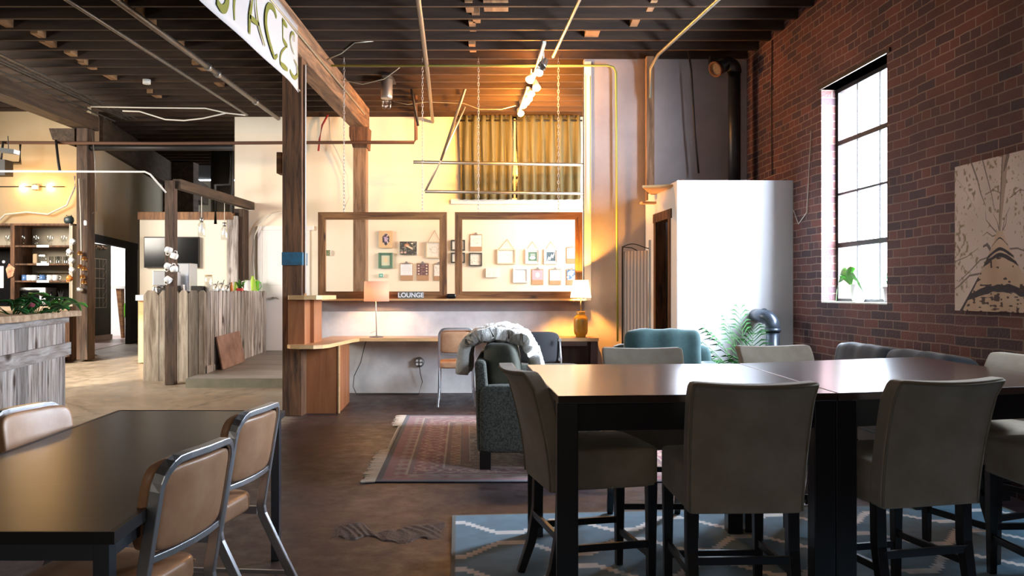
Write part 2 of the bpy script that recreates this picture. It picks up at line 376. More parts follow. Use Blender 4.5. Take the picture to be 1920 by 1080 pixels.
M = dict(
 brick=brickmat(), floor=floormat(),
 cream=wallmat('cream_plaster', (.78,.70,.56), (.86,.79,.66)), white=wallmat('white_wall', (.80,.78,.76), (.86,.85,.84)),
 grey=mk('grey_smeared_plaster', (.33,.29,.29), .8, c2=(.50,.45,.44), scale=1.1, lo=.3, hi=.7, bump=.1, bscale=14, detail=8),
 khaki=wallmat('khaki_wall', (.30,.24,.16), (.42,.34,.24)), smear=mk('patched_white_plaster', (.42,.41,.42), .8, c2=(.78,.75,.73), scale=1.5, lo=.3, hi=.65, detail=8, bump=.06, bscale=10),
 boxw=wallmat('white_drywall', (.80,.80,.82), (.88,.88,.90), .8),
 post=wood('old_timber', (.040,.017,.007), (.20,.085,.033), .75, 'z', 2.6, .7, knots=1.2),
 postd=wood('dark_weathered_timber', (.022,.013,.008), (.105,.058,.034), .8, 'z', 2.6, .7, knots=1.2),
 postl=wood('pale_old_timber', (.14,.075,.035), (.34,.20,.11), .7, 'z', 2.6, .5, knots=1.2),
 beam=wood('beam_timber', (.07,.035,.018), (.30,.16,.08), .75, 'y', 2.0, .5, knots=.9),
 darkbeam=wood('dark_beam_timber', (.03,.018,.01), (.085,.05,.028), .8, 'y', 2.0, .5),
 joist=wood('joist_timber', (.026,.014,.008), (.062,.032,.016), .8, 'x', 1.5, .4),
 deck=wood('roof_boards', (.015,.008,.005), (.035,.02,.012), .85, 'x', 1.0, .3),
 block=wood('blocking_timber', (.20,.10,.045), (.36,.20,.09), .8, 'y', 1.5, .3),
 frame=wood('knotty_pine', (.09,.032,.010), (.30,.135,.045), .6, 'x', 2.4, .35, knots=5),
 framev=wood('knotty_pine_upright', (.09,.032,.010), (.32,.145,.05), .6, 'z', 2.4, .35, knots=5),
 barn=wood('barn_wood', (.10,.075,.06), (.46,.42,.39), .85, 'z', 2.4, .6, knots=3.5, rnd=.35),
 barnb=wood('barn_wood_brown', (.17,.125,.09), (.44,.37,.29), .85, 'z', 2.2, .6, knots=3.0, rnd=.3),
 barnx=wood('barn_wood_rail', (.15,.12,.10), (.40,.37,.35), .85, 'y', 2.4, .5, knots=3.5),
 slab=wood('live_edge_slab', (.24,.15,.09), (.50,.36,.24), .5, 'x', 1.5, .25),
 ply=wood('orange_plywood', (.24,.08,.028), (.36,.135,.05), .45, 'z', 1.2, .1),
 plytop=wood('plywood_top', (.38,.19,.085), (.55,.30,.14), .35, 'x', 1.2, .08), plyedge=mk('pale_ply_edge', (.72,.46,.22), .5, c2=(.60,.34,.14), scale=30, stretch=(.2,.2,3)),
 dkpanel=wood('dark_veneer', (.05,.022,.014), (.10,.045,.028), .5, 'z', 1.2, .1),
 espresso=wood('espresso_top', (.022,.010,.008), (.040,.020,.015), .30, 'x', 1.6, .05, coat=1.0),
 black=mk('black_lacquer_wood', (.008,.007,.008), .35), laminate=wood('brown_laminate', (.030,.017,.010), (.045,.027,.017), .30, 'x', 3.0, .02),
 steel=mk('dark_steel', (.12,.14,.17), .3, .9), alu=mk('brushed_aluminium', (.62,.63,.66), .32, .85, bump=.03, bscale=90),
 vinyl=mk('tan_vinyl', (.46,.23,.12), .38, c2=(.60,.34,.19), scale=6, bump=.12, bscale=12), suede=mk('taupe_microsuede', (.26,.20,.145), .9, c2=(.38,.31,.235), scale=5, lo=.3, hi=.7, bump=.12, bscale=14, sheen=.25),
 seam=mk('taupe_piping', (.22,.18,.13), .8), tweed=mk('grey_green_tweed', (.05,.052,.045), .95, c2=(.15,.155,.135), scale=95, lo=.38, hi=.62, bump=.5, bscale=95),
 green=mk('olive_velvet', (.04,.042,.026), .75, c2=(.10,.10,.065), scale=5, bump=.4, bscale=9, sheen=.5), teal=mk('teal_corduroy', (.014,.043,.045), .9, c2=(.028,.07,.07), scale=7, bump=.25, bscale=10, sheen=.4),
 slate=mk('slate_velvet', (.018,.024,.030), .85, c2=(.045,.052,.06), scale=5, bump=.35, bscale=9, sheen=.4),
 fur=mk('white_fur', (.80,.76,.70), .95, c2=(.88,.85,.80), scale=40, bump=.5, bscale=70, sheen=.3), char=mk('charcoal_fabric', (.030,.031,.034), .9, bump=.2, bscale=200),
 metal=mk('galvanised_metal', (.45,.44,.42), .4, .9), pipe=mk('dull_steel_pipe', (.22,.20,.18), .45, .8), iron=mk('black_iron', (.025,.022,.02), .55, .4), rust=mk('rusty_pipe', (.10,.045,.025), .7, .3),
 flue=mk('black_flue', (.022,.024,.030), .42, .3, c2=(.05,.045,.045), scale=20, lo=.55, hi=.75), bluepipe=mk('blue_grey_pipe', (.085,.105,.135), .32, .55, c2=(.06,.07,.09), scale=8),
 conduit=mk('conduit', (.45,.43,.34), .4, .8), yconduit=mk('yellow_green_conduit', (.42,.45,.10), .5, .2), whitep=mk('white_paint', (.75,.73,.68), .5), cable=mk('black_cable', (.015,.015,.015), .6), wcable=mk('white_cable', (.62,.58,.50), .5), rcable=mk('red_cable', (.35,.03,.03), .5),
 curtain=mk('olive_curtain', (.085,.08,.04), .85, c2=(.14,.13,.07), scale=3, stretch=(6,6,.3), bump=.1, bscale=60), banner=mk('white_banner', (.47,.44,.42), .6), olive=mk('olive_paint', (.15,.155,.02), .6),
 green2=mk('lime_plastic', (.16,.60,.03), .35), lime=mk('yellow_green_enamel', (.36,.55,.05), .4), red=mk('red_plastic', (.65,.05,.05), .4), leaf=mk('leaf_green', (.05,.20,.03), .45, c2=(.11,.34,.05), scale=6), leafd=mk('deep_leaf_green', (.010,.055,.014), .6, c2=(.025,.12,.02), scale=6, spec=.2),
 tv=mk('black_screen', (.004,.004,.005), .12), ceramic=mk('white_ceramic', (.80,.79,.77), .25), mugblue=mk('blue_ceramic', (.10,.20,.42), .3), ochre=mk('ochre_glaze', (.42,.21,.02), .22, c2=(.55,.30,.03), scale=10), brass=mk('bell_copper', (.55,.24,.07), .3, .9), orange=mk('orange_glaze', (.75,.25,.04), .4),
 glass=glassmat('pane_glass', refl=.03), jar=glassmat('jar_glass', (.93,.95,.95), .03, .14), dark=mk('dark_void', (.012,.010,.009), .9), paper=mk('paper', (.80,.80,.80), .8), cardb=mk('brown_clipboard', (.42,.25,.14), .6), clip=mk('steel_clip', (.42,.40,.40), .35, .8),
 chalk=mk('blackboard', (.035,.035,.034), .8, c2=(.06,.058,.055), scale=2.0), slabfloor=mk('pink_concrete', (.34,.24,.21), .35, c2=(.42,.31,.28), scale=2.0, bump=.05), ramp=wood('grey_ramp_boards', (.15,.14,.13), (.25,.23,.21), .45, 'x', 1.2, .2),
 pic=paint('painted_surface'), rug=paint('woven_rug', .95, .5, .3), canvas=paint('canvas_print', .8, .15), shadef=mk('patterned_lampshade', (.80,.62,.45), .9), gold=mk('satin_brass', (.45,.33,.15), .35, .9), soil=mk('potting_soil', (.05,.03,.02), .95), board=wood('cutting_board', (.40,.24,.11), (.60,.38,.19), .5, 'z', 1.2, .1), cork=mk('cork', (.45,.30,.17), .8), blue=mk('blue_paint', (.02,.13,.22), .7, c2=(.03,.08,.12), scale=12), plat=mk('step_edge', (.16,.15,.10), .7, c2=(.24,.22,.16), scale=3))
# ================= structure =================
# floor: flat in the lounge, rising gently towards the kitchen
b = MB(); ys = [-3.5, 9.0, 13.24, 22.5]
vs = []; 
for y in ys:
    for x in (-12, 4.2): vs.append((x, y, FZ(y)))
for y in ys:
    for x in (-12, 4.2): vs.append((x, y, -.3))
fs = [(2*i, 2*i+1, 2*i+3, 2*i+2) for i in range(3)]+[(8+2*i, 8+2*i+2, 8+2*i+3, 8+2*i+1) for i in range(3)]+[(0,8,9,1),(6,7,15,14)]
b.add(vs, fs); struct(b.build('floor', M['floor'], origin=False, local=True))
# roof deck and joists
CH = 4.12
ceil_o = struct(MB().box(-12, 4.2, -3.5, 22.5, CH+.25, CH+.33).build('ceiling', M['deck']))
jm = MB().box(-11.9, 4.1, -.021, .021, 0, .235)
j0 = jm.build('joist', M['joist'], ceil_o, local=True)
j0.parent = ceil_o
c0 = Vector(ceil_o.location)
for k in range(60):
    y = -3.2+.365*k + .05
    o = j0 if k == 0 else j0.copy()
    if k: COL.objects.link(o); o.parent = ceil_o
    o.location = Vector((0, y, CH+0))-Vector((c0.x, c0.y, c0.z)) + Vector((c0.x,0,0))*0 + Vector((-c0.x*0,0,0))
    o.location = (0-c0.x, y-c0.y, CH-c0.z)
# blocking pieces nailed between joists
for px, py0, w_, col in ((880,20,14,'block'),(893,40,14,'block'),(886,56,12,'block'),(930,18,46,'block'),(1110,70,26,'block'),(1190,50,14,'block'),(1222,18,12,'block'),(886,96,12,'block')):
    Yb = (CH-CAMZ)*F/(548-py0); xx = X(px, Yb); ww = w_/F*Yb/2
    MB().box(xx-ww, xx+ww, Yb-.17, Yb+.15, CH+.03, CH+.12).build('blocking', M[col], ceil_o)
for i, (px, py0) in enumerate(((8,50),(80,75),(95,90),(140,110),(165,128),(205,148),(290,182),(230,10),(275,42),(330,85),(375,130),(415,165))):
    Yb = (CH-CAMZ)*F/(548-py0); xx = X(px, Yb)
    MB().box(xx-.04, xx+.04, Yb-.17, Yb+.15, CH+.02, CH+.17).build('blocking', M['block'], ceil_o)

# brick wall on the right, turned 4 degrees
BA = math.atan(.072); BO = Vector((3.56, 0, 0)); BR = RZ(BA)
def BW(lx, ly, z): q = BO + BR @ Vector((lx, ly, 0)); return Vector((q.x, q.y, z))
W0, W1, WZ0, WZ1 = 6.79, 8.00, 1.20, 3.255
bm = MB(); T = .34
bm.box(0, T, -4, W0, -.1, 4.6).box(0, T, W1, 13.8, -.1, 4.6).box(0, T, W0, W1, -.1, WZ0).box(0, T, W0, W1, WZ1, 4.6)
wr = bm.build('wall_right', M['brick'], local=True); wr.location = BO; wr.rotation_euler = (0,0,BA); struct(wr)
MB().box(-.015, .2, W0-.06, W1+.03, WZ1, WZ1+.035).build('lintel_board', M['darkbeam'], wr, local=True)
wn = thing('window_1', None, None, BO, BA); struct(wn)
gx = .17
fr = MB()
for z, t in ((WZ0+.02,.02),(1.75,.022),(2.24,.010),(2.73,.022),(WZ1-.02,.02)): fr.box(gx-.02, gx+.02, W0, W1, z-t, z+t)
for y, t in ((W0+.02,.02),(W1-.02,.02)): fr.box(gx-.02, gx+.02, y-t, y+t, WZ0, WZ1)
for y in (7.20, 7.60): fr.box(gx-.012, gx+.012, y-.008, y+.008, WZ0, WZ1)
fr.build('window_frame', M['iron'], wn, local=True)
MB().box(gx-.003, gx+.003, W0, W1, WZ0, WZ1).build('window_pane', M['glass'], wn, local=True)
MB().box(.0, gx, W0, W1, WZ0-.002, WZ0+.012).build('window_sill', M['whitep'], wn, local=True)

# partition behind the desk: half wall, then full height to the right
HY = 10.0; fz = FZ(HY)
xl, xr = X(597, HY), X(1095, HY)
struct(MB().box(xl, xr, HY, HY+.12, fz-.05, 1.20).build('wall_partition', M['smear']))
struct(MB().box(xr, 3.05, HY, HY+.13, fz-.05, CH).build('wall_back_right', M['grey']))
struct(MB().box(xr+.0, xr+.085, HY-.012, HY+.14, 1.2, CH-.03).build('trim_1', M['white']))
struct(MB().box(xl-.02, xr, HY-.01, HY+.002, Z(583,HY), 1.20).build('trim_2', mk('grey_primer', (.20,.18,.18), .8, c2=(.27,.24,.24), scale=2)))
struct(MB().box(xl-.05, xl, HY-.02, HY+.14, fz-.05, 1.2).build('trim_3', M['smear']))
# far wall with the pictures, and its panel joint lines
FY = 13.3
xc = X(440, FY)
struct(MB().box(xc, 3.0, FY, FY+.15, .2, CH+.2).build('wall_back', M['cream']))
struct(MB().box(xc-.02, xc+.13, FY+.15, 17.5, .2, CH+.2).build('wall_back_return', M['cream']))
# right side of white storage room
SY = 8.64
x0, x1 = X(1270, SY), X(1487, SY)
sr = struct(MB().box(x0, x1, SY, SY+.1, -.02, 2.47).build('wall_storage_front', M['boxw']))
s2 = MB()
sA = Vector((x0, SY+.1, 0)); sB = Vector((X(1215, 9.8), 9.99, 0)); d = (sB-sA).normalized(); nrm = Vector((d.y, -d.x, 0))*.1
dA = .18; dB = .80
def seg(a, b_, z0, z1): 
    p = sA+d*a; q = sA+d*b_
    s2.prism([(p.x,p.y),(p.x+nrm.x,p.y+nrm.y),(q.x+nrm.x,q.y+nrm.y),(q.x,q.y)], z0, z1)
Ls = (sB-sA).length
seg(0, dA, -.02, 2.47); seg(dA, dB, 2.12, 2.47); seg(dB, Ls, -.02, 2.47)
struct(s2.build('wall_storage_side', M['white']))
dt = MB()
for a, b_, z0, z1 in ((dA-.01, dA+.06, 0, 2.14),(dB-.06, dB+.03, 0, 2.12),(dA-.05, dB+.06, 2.10, 2.20)):
    p = sA+d*a-nrm*.15; q = sA+d*b_-nrm*.15; n2 = nrm*1.2
    dt.prism([(p.x,p.y),(p.x+n2.x,p.y+n2.y),(q.x+n2.x,q.y+n2.y),(q.x,q.y)], z0, z1)
struct(dt.build('trim_4', M['post']))
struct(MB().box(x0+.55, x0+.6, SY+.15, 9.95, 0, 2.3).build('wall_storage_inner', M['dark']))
tag(MB().obox((X(1315,8.9), 8.9, 2.48), (.24,.05,.015), RY(.06)).build('loose_board', M['post']), 'weathered board lying on top of the white storage room', 'board')
tag(MB().obox((X(1240,9.2), 9.2, 2.44), (.16,.35,.012), RZ(-.3)).build('loose_plank', M['plyedge']), 'pale plank sticking out over the storage room corner', 'board')
tag(MB().obox((X(1232,9.6), 9.55, 2.33), (.2,.05,.012), RZ(.15)).build('shelf_board', M['plyedge']), 'short pale shelf board above the folding screen', 'board')
# kitchen back wall, left wall with the wide doorway
struct(MB().box(-11.9, -6.56, 12.9, 13.0, .2, CH+.2).build('wall_kitchen', mk('ochre_cream_wall', (.42,.33,.20), .8, c2=(.50,.40,.26), scale=.7, bump=.05, bscale=10)))
struct(MB().box(-12, -11.88, -3.5, 22.5, -.1, CH+.2).build('wall_left', M['khaki']))
struct(MB().box(-12, 4.2, -3.6, -3.48, -.1, CH+.2).build('wall_front', M['khaki']))
struct(MB().box(-12, 4.2, 22.4, 22.55, .2, CH+.2).build('wall_far', M['khaki']))
LW = lambda Y: -6.56-.20*(Y-12.9)
lw = MB()
def lseg(ya, yb, z0, z1): lw.prism([(LW(ya),ya),(LW(yb),yb),(LW(yb)-.06,yb),(LW(ya)-.06,ya)], z0, z1)
lseg(12.88, 12.98, .2, CH+.2); lseg(12.98, 15.2, 2.13, CH+.2); lseg(15.2, 22.4, .2, CH+.2)
struct(lw.build('wall_hall', M['khaki']))
ld = MB()
for ya, yb, z0, z1 in ((12.95,15.7,2.10,2.22),(15.15,15.65,.33,2.12)):
    ld.prism([(LW(ya)+.02,ya),(LW(yb)+.02,yb),(LW(yb)-.08,yb),(LW(ya)-.08,ya)], z0, z1)
struct(ld.build('trim_5', M['dark']))
lb = MB()
lb.prism([(LW(13.3)+.06,13.3),(LW(22)+.3,22),(LW(22)-.05,22),(LW(13.3)-.05,13.3)], 3.62, CH)
struct(lb.build('trim_6', M['darkbeam']))
lb = MB().box(-7.6, -6.9, 17.9, 18.2, .3, CH); struct(lb.build('trim_7', M['darkbeam']))
# next room beyond the doorway
struct(MB().prism([(LW(12.0)-.14,12.0),(LW(22)-.14,22),(-11.85,22),(-11.85,12.0)], .345, .356).build('floor_2', M['slabfloor']))
struct(MB().box(-11.8, -7.6, 18.0, 18.1, .35, 3.2).build('wall_next_room', M['white']))
area('daylight_next_room', (-9.5, 15.8, 3.3), (-8.6, 17, .4), 2.0, 2.0, 230, (.95,.97,1))
# TV wall behind the bar
TY = 13.0
tx0, tx1 = X(262, TY), X(438, TY)
struct(MB().box(tx0, tx1, TY, TY+.1, .3, 2.44).build('wall_bar', M['cream']))
struct(MB().box(tx0-.02, tx1, TY-.03, TY+.12, 2.44, 2.56).build('trim_8', M['framev']))
# ramp of grey boards leading up to the white door
RY0 = 10.32; rz0 = .223; rz1 = .365
xa = X(350, RY0); xb = xl-.06
rp = MB(); 
rp.add([(xa,RY0,rz0),(xb,RY0,rz0),(xb,FY,rz1),(xa,FY,rz1),(xa,RY0,.05),(xb,RY0,.05),(xb,FY,.05),(xa,FY,.05)],
       [(0,1,2,3),(0,4,5,1),(1,5,6,2),(0,3,7,4),(2,6,7,3),(4,7,6,5)])
struct(rp.build('floor_ramp', M['ramp']))
struct(MB().box(xa-.01, xb, RY0-.012, RY0, .09, rz0-.006).build('trim_9', M['plat']))
# white door in the far wall
dx0 = X(498, FY)-.05; dz0 = .365
dr = struct(thing('door_1', None, None, (dx0, FY, dz0)))
dpn = MB().box(dx0, dx0+.76, FY-.03, FY-.002, dz0, dz0+1.93).build('door_panel', M['white'], dr, bevel=.004)
MB().box(dx0+.09, dx0+.67, FY-.036, FY-.03, dz0+1.05, dz0+1.8).build('raised_panel', M['white'], dr, bevel=.003)
MB().box(dx0-.07, dx0, FY-.04, FY, dz0, dz0+2.0).box(dx0, dx0+.83, FY-.04, FY, dz0+1.93, dz0+2.0).build('door_frame', M['white'], dr, bevel=.004)
hp = P(512, 559, FY-.06)
MB().tube([(hp[0],FY-.02,hp[2]),(hp[0],FY-.09,hp[2])], .022, 12).tube([(hp[0],FY-.08,hp[2]),(hp[0]+.06,FY-.085,hp[2]+.004),(hp[0]+.11,FY-.08,hp[2]-.012)], .012, 8).build('door_handle', M['metal'], dpn)
# baseboard line of partition
# posts and the main beam
def post(px0, px1, Y, z0, z1, mat, label, dpt=.2):
    t = thing('timber_post', label, 'post', (X((px0+px1)/2, Y), Y+dpt/2, z0))
    MB().box(X(px0,Y), X(px1,Y), Y, Y+dpt, z0, z1).build('shaft', mat, t, bevel=.008)
    return t
p1 = post(529, 566, 8.66, 0, 3.78, M['post'], 'rough dark timber post with blue band beside the end of the plywood desk')
MB().box(X(528.3,8.65), X(566.7,8.65), 8.648, 8.87, Z(497,8.65), Z(473,8.65)).build('blue_band', M['blue'], p1)
MB().box(X(566,8.7), X(570,8.7), 8.72, 8.80, 0.78, 3.7).build('edge_strip', M['framev'], p1)
MB().box(X(518,8.7), X(528.5,8.7), 8.7, 8.86, Z(325,8.7), Z(285,8.7)).build('nailed_block', M['frame'], p1, bevel=.006)
bb = MB().box(-2.41, -2.19, 2.0, 12.7, 3.76, CH).build('timber_beam', M['beam'], bevel=.01); tag(bb, 'long sandy timber beam running overhead towards the far wall', 'beam')
p2 = post(662, 686, 12.3, .3, 3.52, M['postl'], 'amber timber post standing behind the hung window frames')
MB().vprism([(X(655,12.3),3.76),(X(655,12.3),3.62),(X(662,12.3),3.45),(X(688,12.3),3.45),(X(690,12.3),3.76)], 12.28, 12.6).build('bracket', M['post'], p2)
b2 = MB().box(-6.52, -6.24, 6.0, 12.5, 3.73, 3.95).build('timber_beam', M['darkbeam'], bevel=.01); tag(b2, 'dark timber beam over the kitchen on the left', 'beam')
p3 = post(143, 164, 12.22, .3, 3.73, M['postd'], 'dark kitchen post with bells hanging down it', .22)
MB().vprism([(X(95,12.3),3.73),(X(102,12.3),3.56),(X(143,12.3),3.46),(X(143,12.3),3.73)], 12.25, 12.5).build('bracket', M['darkbeam'], p3)
p4 = tag(MB().box(X(1211,9.9), X(1226,9.9), 9.86, 9.96, 2.40, CH).build('timber_post', M['postl'], bevel=.006), 'slim brown post against the grey plaster wall above the storage room', 'post')
# bracket of reclaimed timber over the bar
PY = 10.72; pz = FZ(PY)
t = thing('bar_arch', 'reclaimed timber frame rising in front of the plank bar', 'wooden frame', (X(325,PY), PY, pz))
MB().box(X(316,PY-.12), X(333,PY-.12), PY-.24, PY-.12, FZ(PY-.2), 2.72).build('upright', M['postd'], t, bevel=.006)
yb = FY-.25
xA, xB = X(330,PY-.1), X(458,yb)
MB().add([(xA,PY-.2,2.62),(xA+.1,PY-.2,2.62),(xB+.1,yb+.2,2.62),(xB,yb+.2,2.62),(xA,PY-.2,2.74),(xA+.1,PY-.2,2.74),(xB+.1,yb+.2,2.74),(xB,yb+.2,2.74)],
    [(0,3,2,1),(4,5,6,7),(0,1,5,4),(1,2,6,5),(2,3,7,6),(3,0,4,7)]).build('top_rail', M['barnbeam'] if 'barnbeam' in M else M['darkbeam'], t)
MB().box(X(444,FY-.1), X(463,FY-.1), FY-.25, FY-.01, .9, 2.62).build('upright', M['postd'], t, bevel=.006)
MB().box(X(424,FY-.35), X(443,FY-.35), FY-.32, FY-.2, .9, 2.5).build('board', M['barn'], t)
# ================= foreground furniture =================
# ---- counter-height upholstered chairs ----
def counter_chair(label, loc, rz, group='counter chairs around the tall tables'):
    t = thing('counter_chair', label, 'chair', loc, rz, group)
    g = lambda v: v
    seat = MB().rbox((0,.0,.545), (.222,.225,.085), k=16, n=12, fn=lambda p: (p.x, p.y, p.z+(.018*(1-(p.x/.23)**2)*(1-(p.y/.23)**2) if p.z > .05 else 0)))
    seat.build('seat', M['suede'], t, local=True)
    def bk(p):
        # p.z from -.27 to .27, leans back and bows across its width
        s_ = max(0,(p.z+.25)/.50)
        lean = -.13*s_**1.5 - .025*max(0, s_-.85)/.15
        bow = .035*(p.x/.235)**2*s_
        return (p.x*(1+.06*s_), p.y+lean+bow, p.z+.012*(p.x/.235)**2*s_)
    back = MB().rbox((0,-.222,.705), (.222,.034,.250), k=26, n=16, fn=bk)
    bo = back.build('backrest', M['suede'], t, local=True)
    sm = MB()
    for sx in (-1,1):
        pts = []
        for k in range(9):
            z = -.24+.478*k/8; q = bk(Vector((sx*.214, -.034, z))); pts.append((q[0], q[1]-.222-.001, q[2]+.705))
        sm.tube(pts, .0045, 6)
    pts = [(lambda q: (q[0], q[1]-.2235, q[2]+.705))(bk(Vector((-.214+.428*k/8, -.034, .238)))) for k in range(9)]
    sm.tube(pts, .0045, 6); sm.build('piping', M['seam'], bo, local=True)
    for sx in (-1,1):
        MB().sweep([(sx*.195,.195,.48),(sx*.195,.195,0)], [(-.022,-.022),(.022,-.022),(.022,.022),(-.022,.022)], up=(0,1,0), smooth=False, scl=[1,.72]).build('leg', M['black'], t, local=True, bevel=.003)
        MB().sweep([(sx*.195,-.20,.48),(sx*.195,-.205,.30),(sx*.195,-.235,.14),(sx*.195,-.285,0)], [(-.022,-.022),(.022,-.022),(.022,.022),(-.022,.022)], up=(0,1,0), smooth=False, scl=[1,1,.9,.75]).build('leg', M['black'], t, local=True, bevel=.003)
        MB().bar([(sx*.195,.19,.215),(sx*.195,-.22,.215)], .018, .03).build('stretcher', M['black'], t, local=True, bevel=.002)
    MB().bar([(-.19,.195,.165),(.19,.195,.165)], .018, .03).build('stretcher', M['black'], t, local=True, bevel=.002)
    MB().bar([(-.19,-.222,.27),(.19,-.222,.27)], .018, .03).build('stretcher', M['black'], t, local=True, bevel=.002)
    return t
RT = .012  # rug thickness
cc = counter_chair('taupe counter chair with its back to us at the left tall table', (.87,3.36,RT), R(2))
def cdup(label, loc, rz): return dup(cc, loc, rz, label, 'counter chairs around the tall tables')
cdup('taupe counter chair with its back to us at the right tall table', (1.57,3.46,RT), R(13))
cdup('taupe counter chair seen side-on at the left end of the tall tables', (.36,3.68,RT), R(-77))
cdup('cream-looking counter chair across the left tall table, in front of the teal armchair', (.765,4.53,RT), R(180))
cdup('cream-looking counter chair across the seam of the tables, in front of the palm', (1.66,4.74,RT), R(190))
cdup('counter chair at the far right edge with its back near the brick wall', (2.40,4.17,RT), R(112))
cdup('counter chair at the right end of the tall tables with only its seat in view', (2.40,3.60,RT), R(92))

# ---- two tall dark tables pushed together ----
def tall_table(label, poly, leg_in=.045):
    c = Vector((sum(p[0] for p in poly)/4, sum(p[1] for p in poly)/4, 0))
    t = thing('tall_table', label, 'table', (c.x, c.y, RT), 0, 'tall tables')
    MB().prism(poly, .882, .912).build('tabletop', M['espresso'], t, bevel=.003)
    def inset(k): 
        out = []
        for p in poly:
            v = Vector((p[0]-c.x, p[1]-c.y)); out.append((c.x+v.x*(1-k/abs(v.length)*1.4), c.y+v.y*(1-k/abs(v.length)*1.4)))
        return out
    q = inset(leg_in)
    for i in range(4):
        a = Vector(q[i]); b_ = Vector(q[(i+1) % 4]); 
        MB().bar([(a.x,a.y,.828),(b_.x,b_.y,.828)], .022, .108).build('apron', M['black'], t)
    for p in q: MB().box(p[0]-.04, p[0]+.04, p[1]-.04, p[1]+.04, RT, .883).build('leg', M['black'], t, bevel=.003)
    return t
tall_table('tall espresso table nearest the sofa, left of the seam', [(.172,3.09),(1.250,3.18),(1.232,4.50),(.080,4.43)])
tall_table('tall espresso table on the right, catching the window glare', [(1.256,3.18),(2.50,3.50),(2.46,4.98),(1.240,4.51)])

# ---- aluminium chairs with tan vinyl ----
def metal_chair(label, loc, rz, group, padm='vinyl', H=.845, rise=0.0):
    t = thing('metal_chair', label, 'chair', loc, rz, group)
    w = .195
    so = MB().rbox((0,.02,.445), (.20,.205,.042), k=7, n=10, fn=lambda p: (p.x*(1-.06*(p.y < 0)*(abs(p.y)/.2)), p.y, p.z+(.012*(1-(p.x/.21)**2)*(1-(p.y/.21)**2) if p.z > .02 else 0))).build('seat', M[padm], t, local=True)
    MB().tube([(-.195,-.16,.452),(-.195,.18,.452),(-.16,.222,.452),(.16,.222,.452),(.195,.18,.452),(.195,-.16,.452)], .004, 6).build('seat_piping', M[padm], so, local=True)
    MB().bar([(-.20,-.19,.395),(-.20,.19,.395),(-.17,.215,.395),(.17,.215,.395),(.20,.19,.395),(.20,-.19,.395)], .012, .032).build('seat_rail', M['alu'], t, local=True)
    # arched back frame running down into the splayed rear legs
    def B(x, z):
        if z < .40: y = -.205-.20*(.40-z)/.40
        else: y = -.205-.075*(z-.40)/.45
        return (x, y-.02*(1-(x/w)**2)*(z > .55), z)
    pts = [B(-w-.012,0), B(-w,.20), B(-w,.38), B(-w,.42), B(-w,.60), B(-w,H-.08)]
    for k in range(1, 6):
        a = math.pi/2*k/6; pts.append(B(-w+.08*(1-math.cos(a)), H-.08+.08*math.sin(a)))
    pts += [B(-w+.10,H), B(0,H)]
    full = pts+[(-p[0],p[1],p[2]) for p in reversed(pts[:-1])]
    MB().bar(full, .022, .034, up=(0,1,0)).build('back_frame', M['alu'], t, local=True, bevel=.003)
    MB().bar([B(-w,.575),B(-w*.5,.575),B(0,.575),B(w*.5,.575),B(w,.575)], .022, .02, up=(0,0,1)).build('crossbar', M['alu'], t, local=True, bevel=.002)
    MB().rbox((0,0,.705), (w-.012,.020,.118), k=7, n=10, fn=lambda p: (p.x, p.y+B(p.x,p.z+.705)[1]+.008, p.z)).rbox((0,0,.713), (w+.004,.020,.128), k=6, n=12, fn=lambda p: (p.x, p.y+B(p.x,p.z+.713)[1]+.036, p.z)).build('back_pad', M[padm], t, local=True)
    for sx in (-1,1):
        MB().bar([(sx*.185,.195,.39),(sx*.195,.215,.0)], .022, .03, up=(0,1,0)).build('leg', M['alu'], t, local=True, bevel=.003)
        MB().bar([(sx*.19,.2,.14),(sx*.20,-.32,.14)], .012, .016).build('stretcher', M['alu'], t, local=True)
    return t
G = 'metal chairs at the low table'
mc = metal_chair('nearer tan and aluminium chair on the right of the low table', (-1.19,2.45,0), R(82), G)
dup(mc, (-1.27,3.26,0), R(84), 'further tan and aluminium chair on the right of the low table', G)
dup(mc, (-1.76,3.42,-.03), R(-100), 'tan-backed metal chair on the far left side of the low table', G)
FY1 = 9.45
mc2 = metal_chair('aluminium chair with torn tan back facing the desk under the window frames', (X(856,FY1), FY1, FZ(FY1)), R(4), 'chairs at the desk', H=.86)

# ---- low laminate table on steel legs ----
t = thing('low_table', 'long brown laminate table with square steel legs in the left foreground', 'table', (-1.4,3.0,0), 0)
poly = [(-1.80,1.80),(-.968,1.98),(-1.12,4.05),(-1.93,4.09)]
poly = [(-1.745,2.00),(-.968,2.00),(-1.12,4.05),(-1.925,4.06)]
MB().prism(poly, .692, .720).build('tabletop', M['laminate'], t, bevel=.002)
e = .006; MB().sweep([(x, y, .706) for x, y in poly], [(-e,-.0155),(e,-.0155),(e,.0155),(-e,.0155)], closed=True, smooth=False).build('edge_band', mk('black_edge', (.012,.012,.014), .4), t)
q = [(-1.715,2.03),(-1.00,2.03),(-1.147,4.02),(-1.897,4.03)]
for i in range(4):
    a, b_ = q[i], q[(i+1) % 4]; MB().bar([(a[0],a[1],.668),(b_[0],b_[1],.668)], .03, .045).build('apron', M['steel'], t)
    MB().box(a[0]-.02, a[0]+.02, a[1]-.02, a[1]+.02, 0, .69).build('leg', M['steel'], t, bevel=.002)

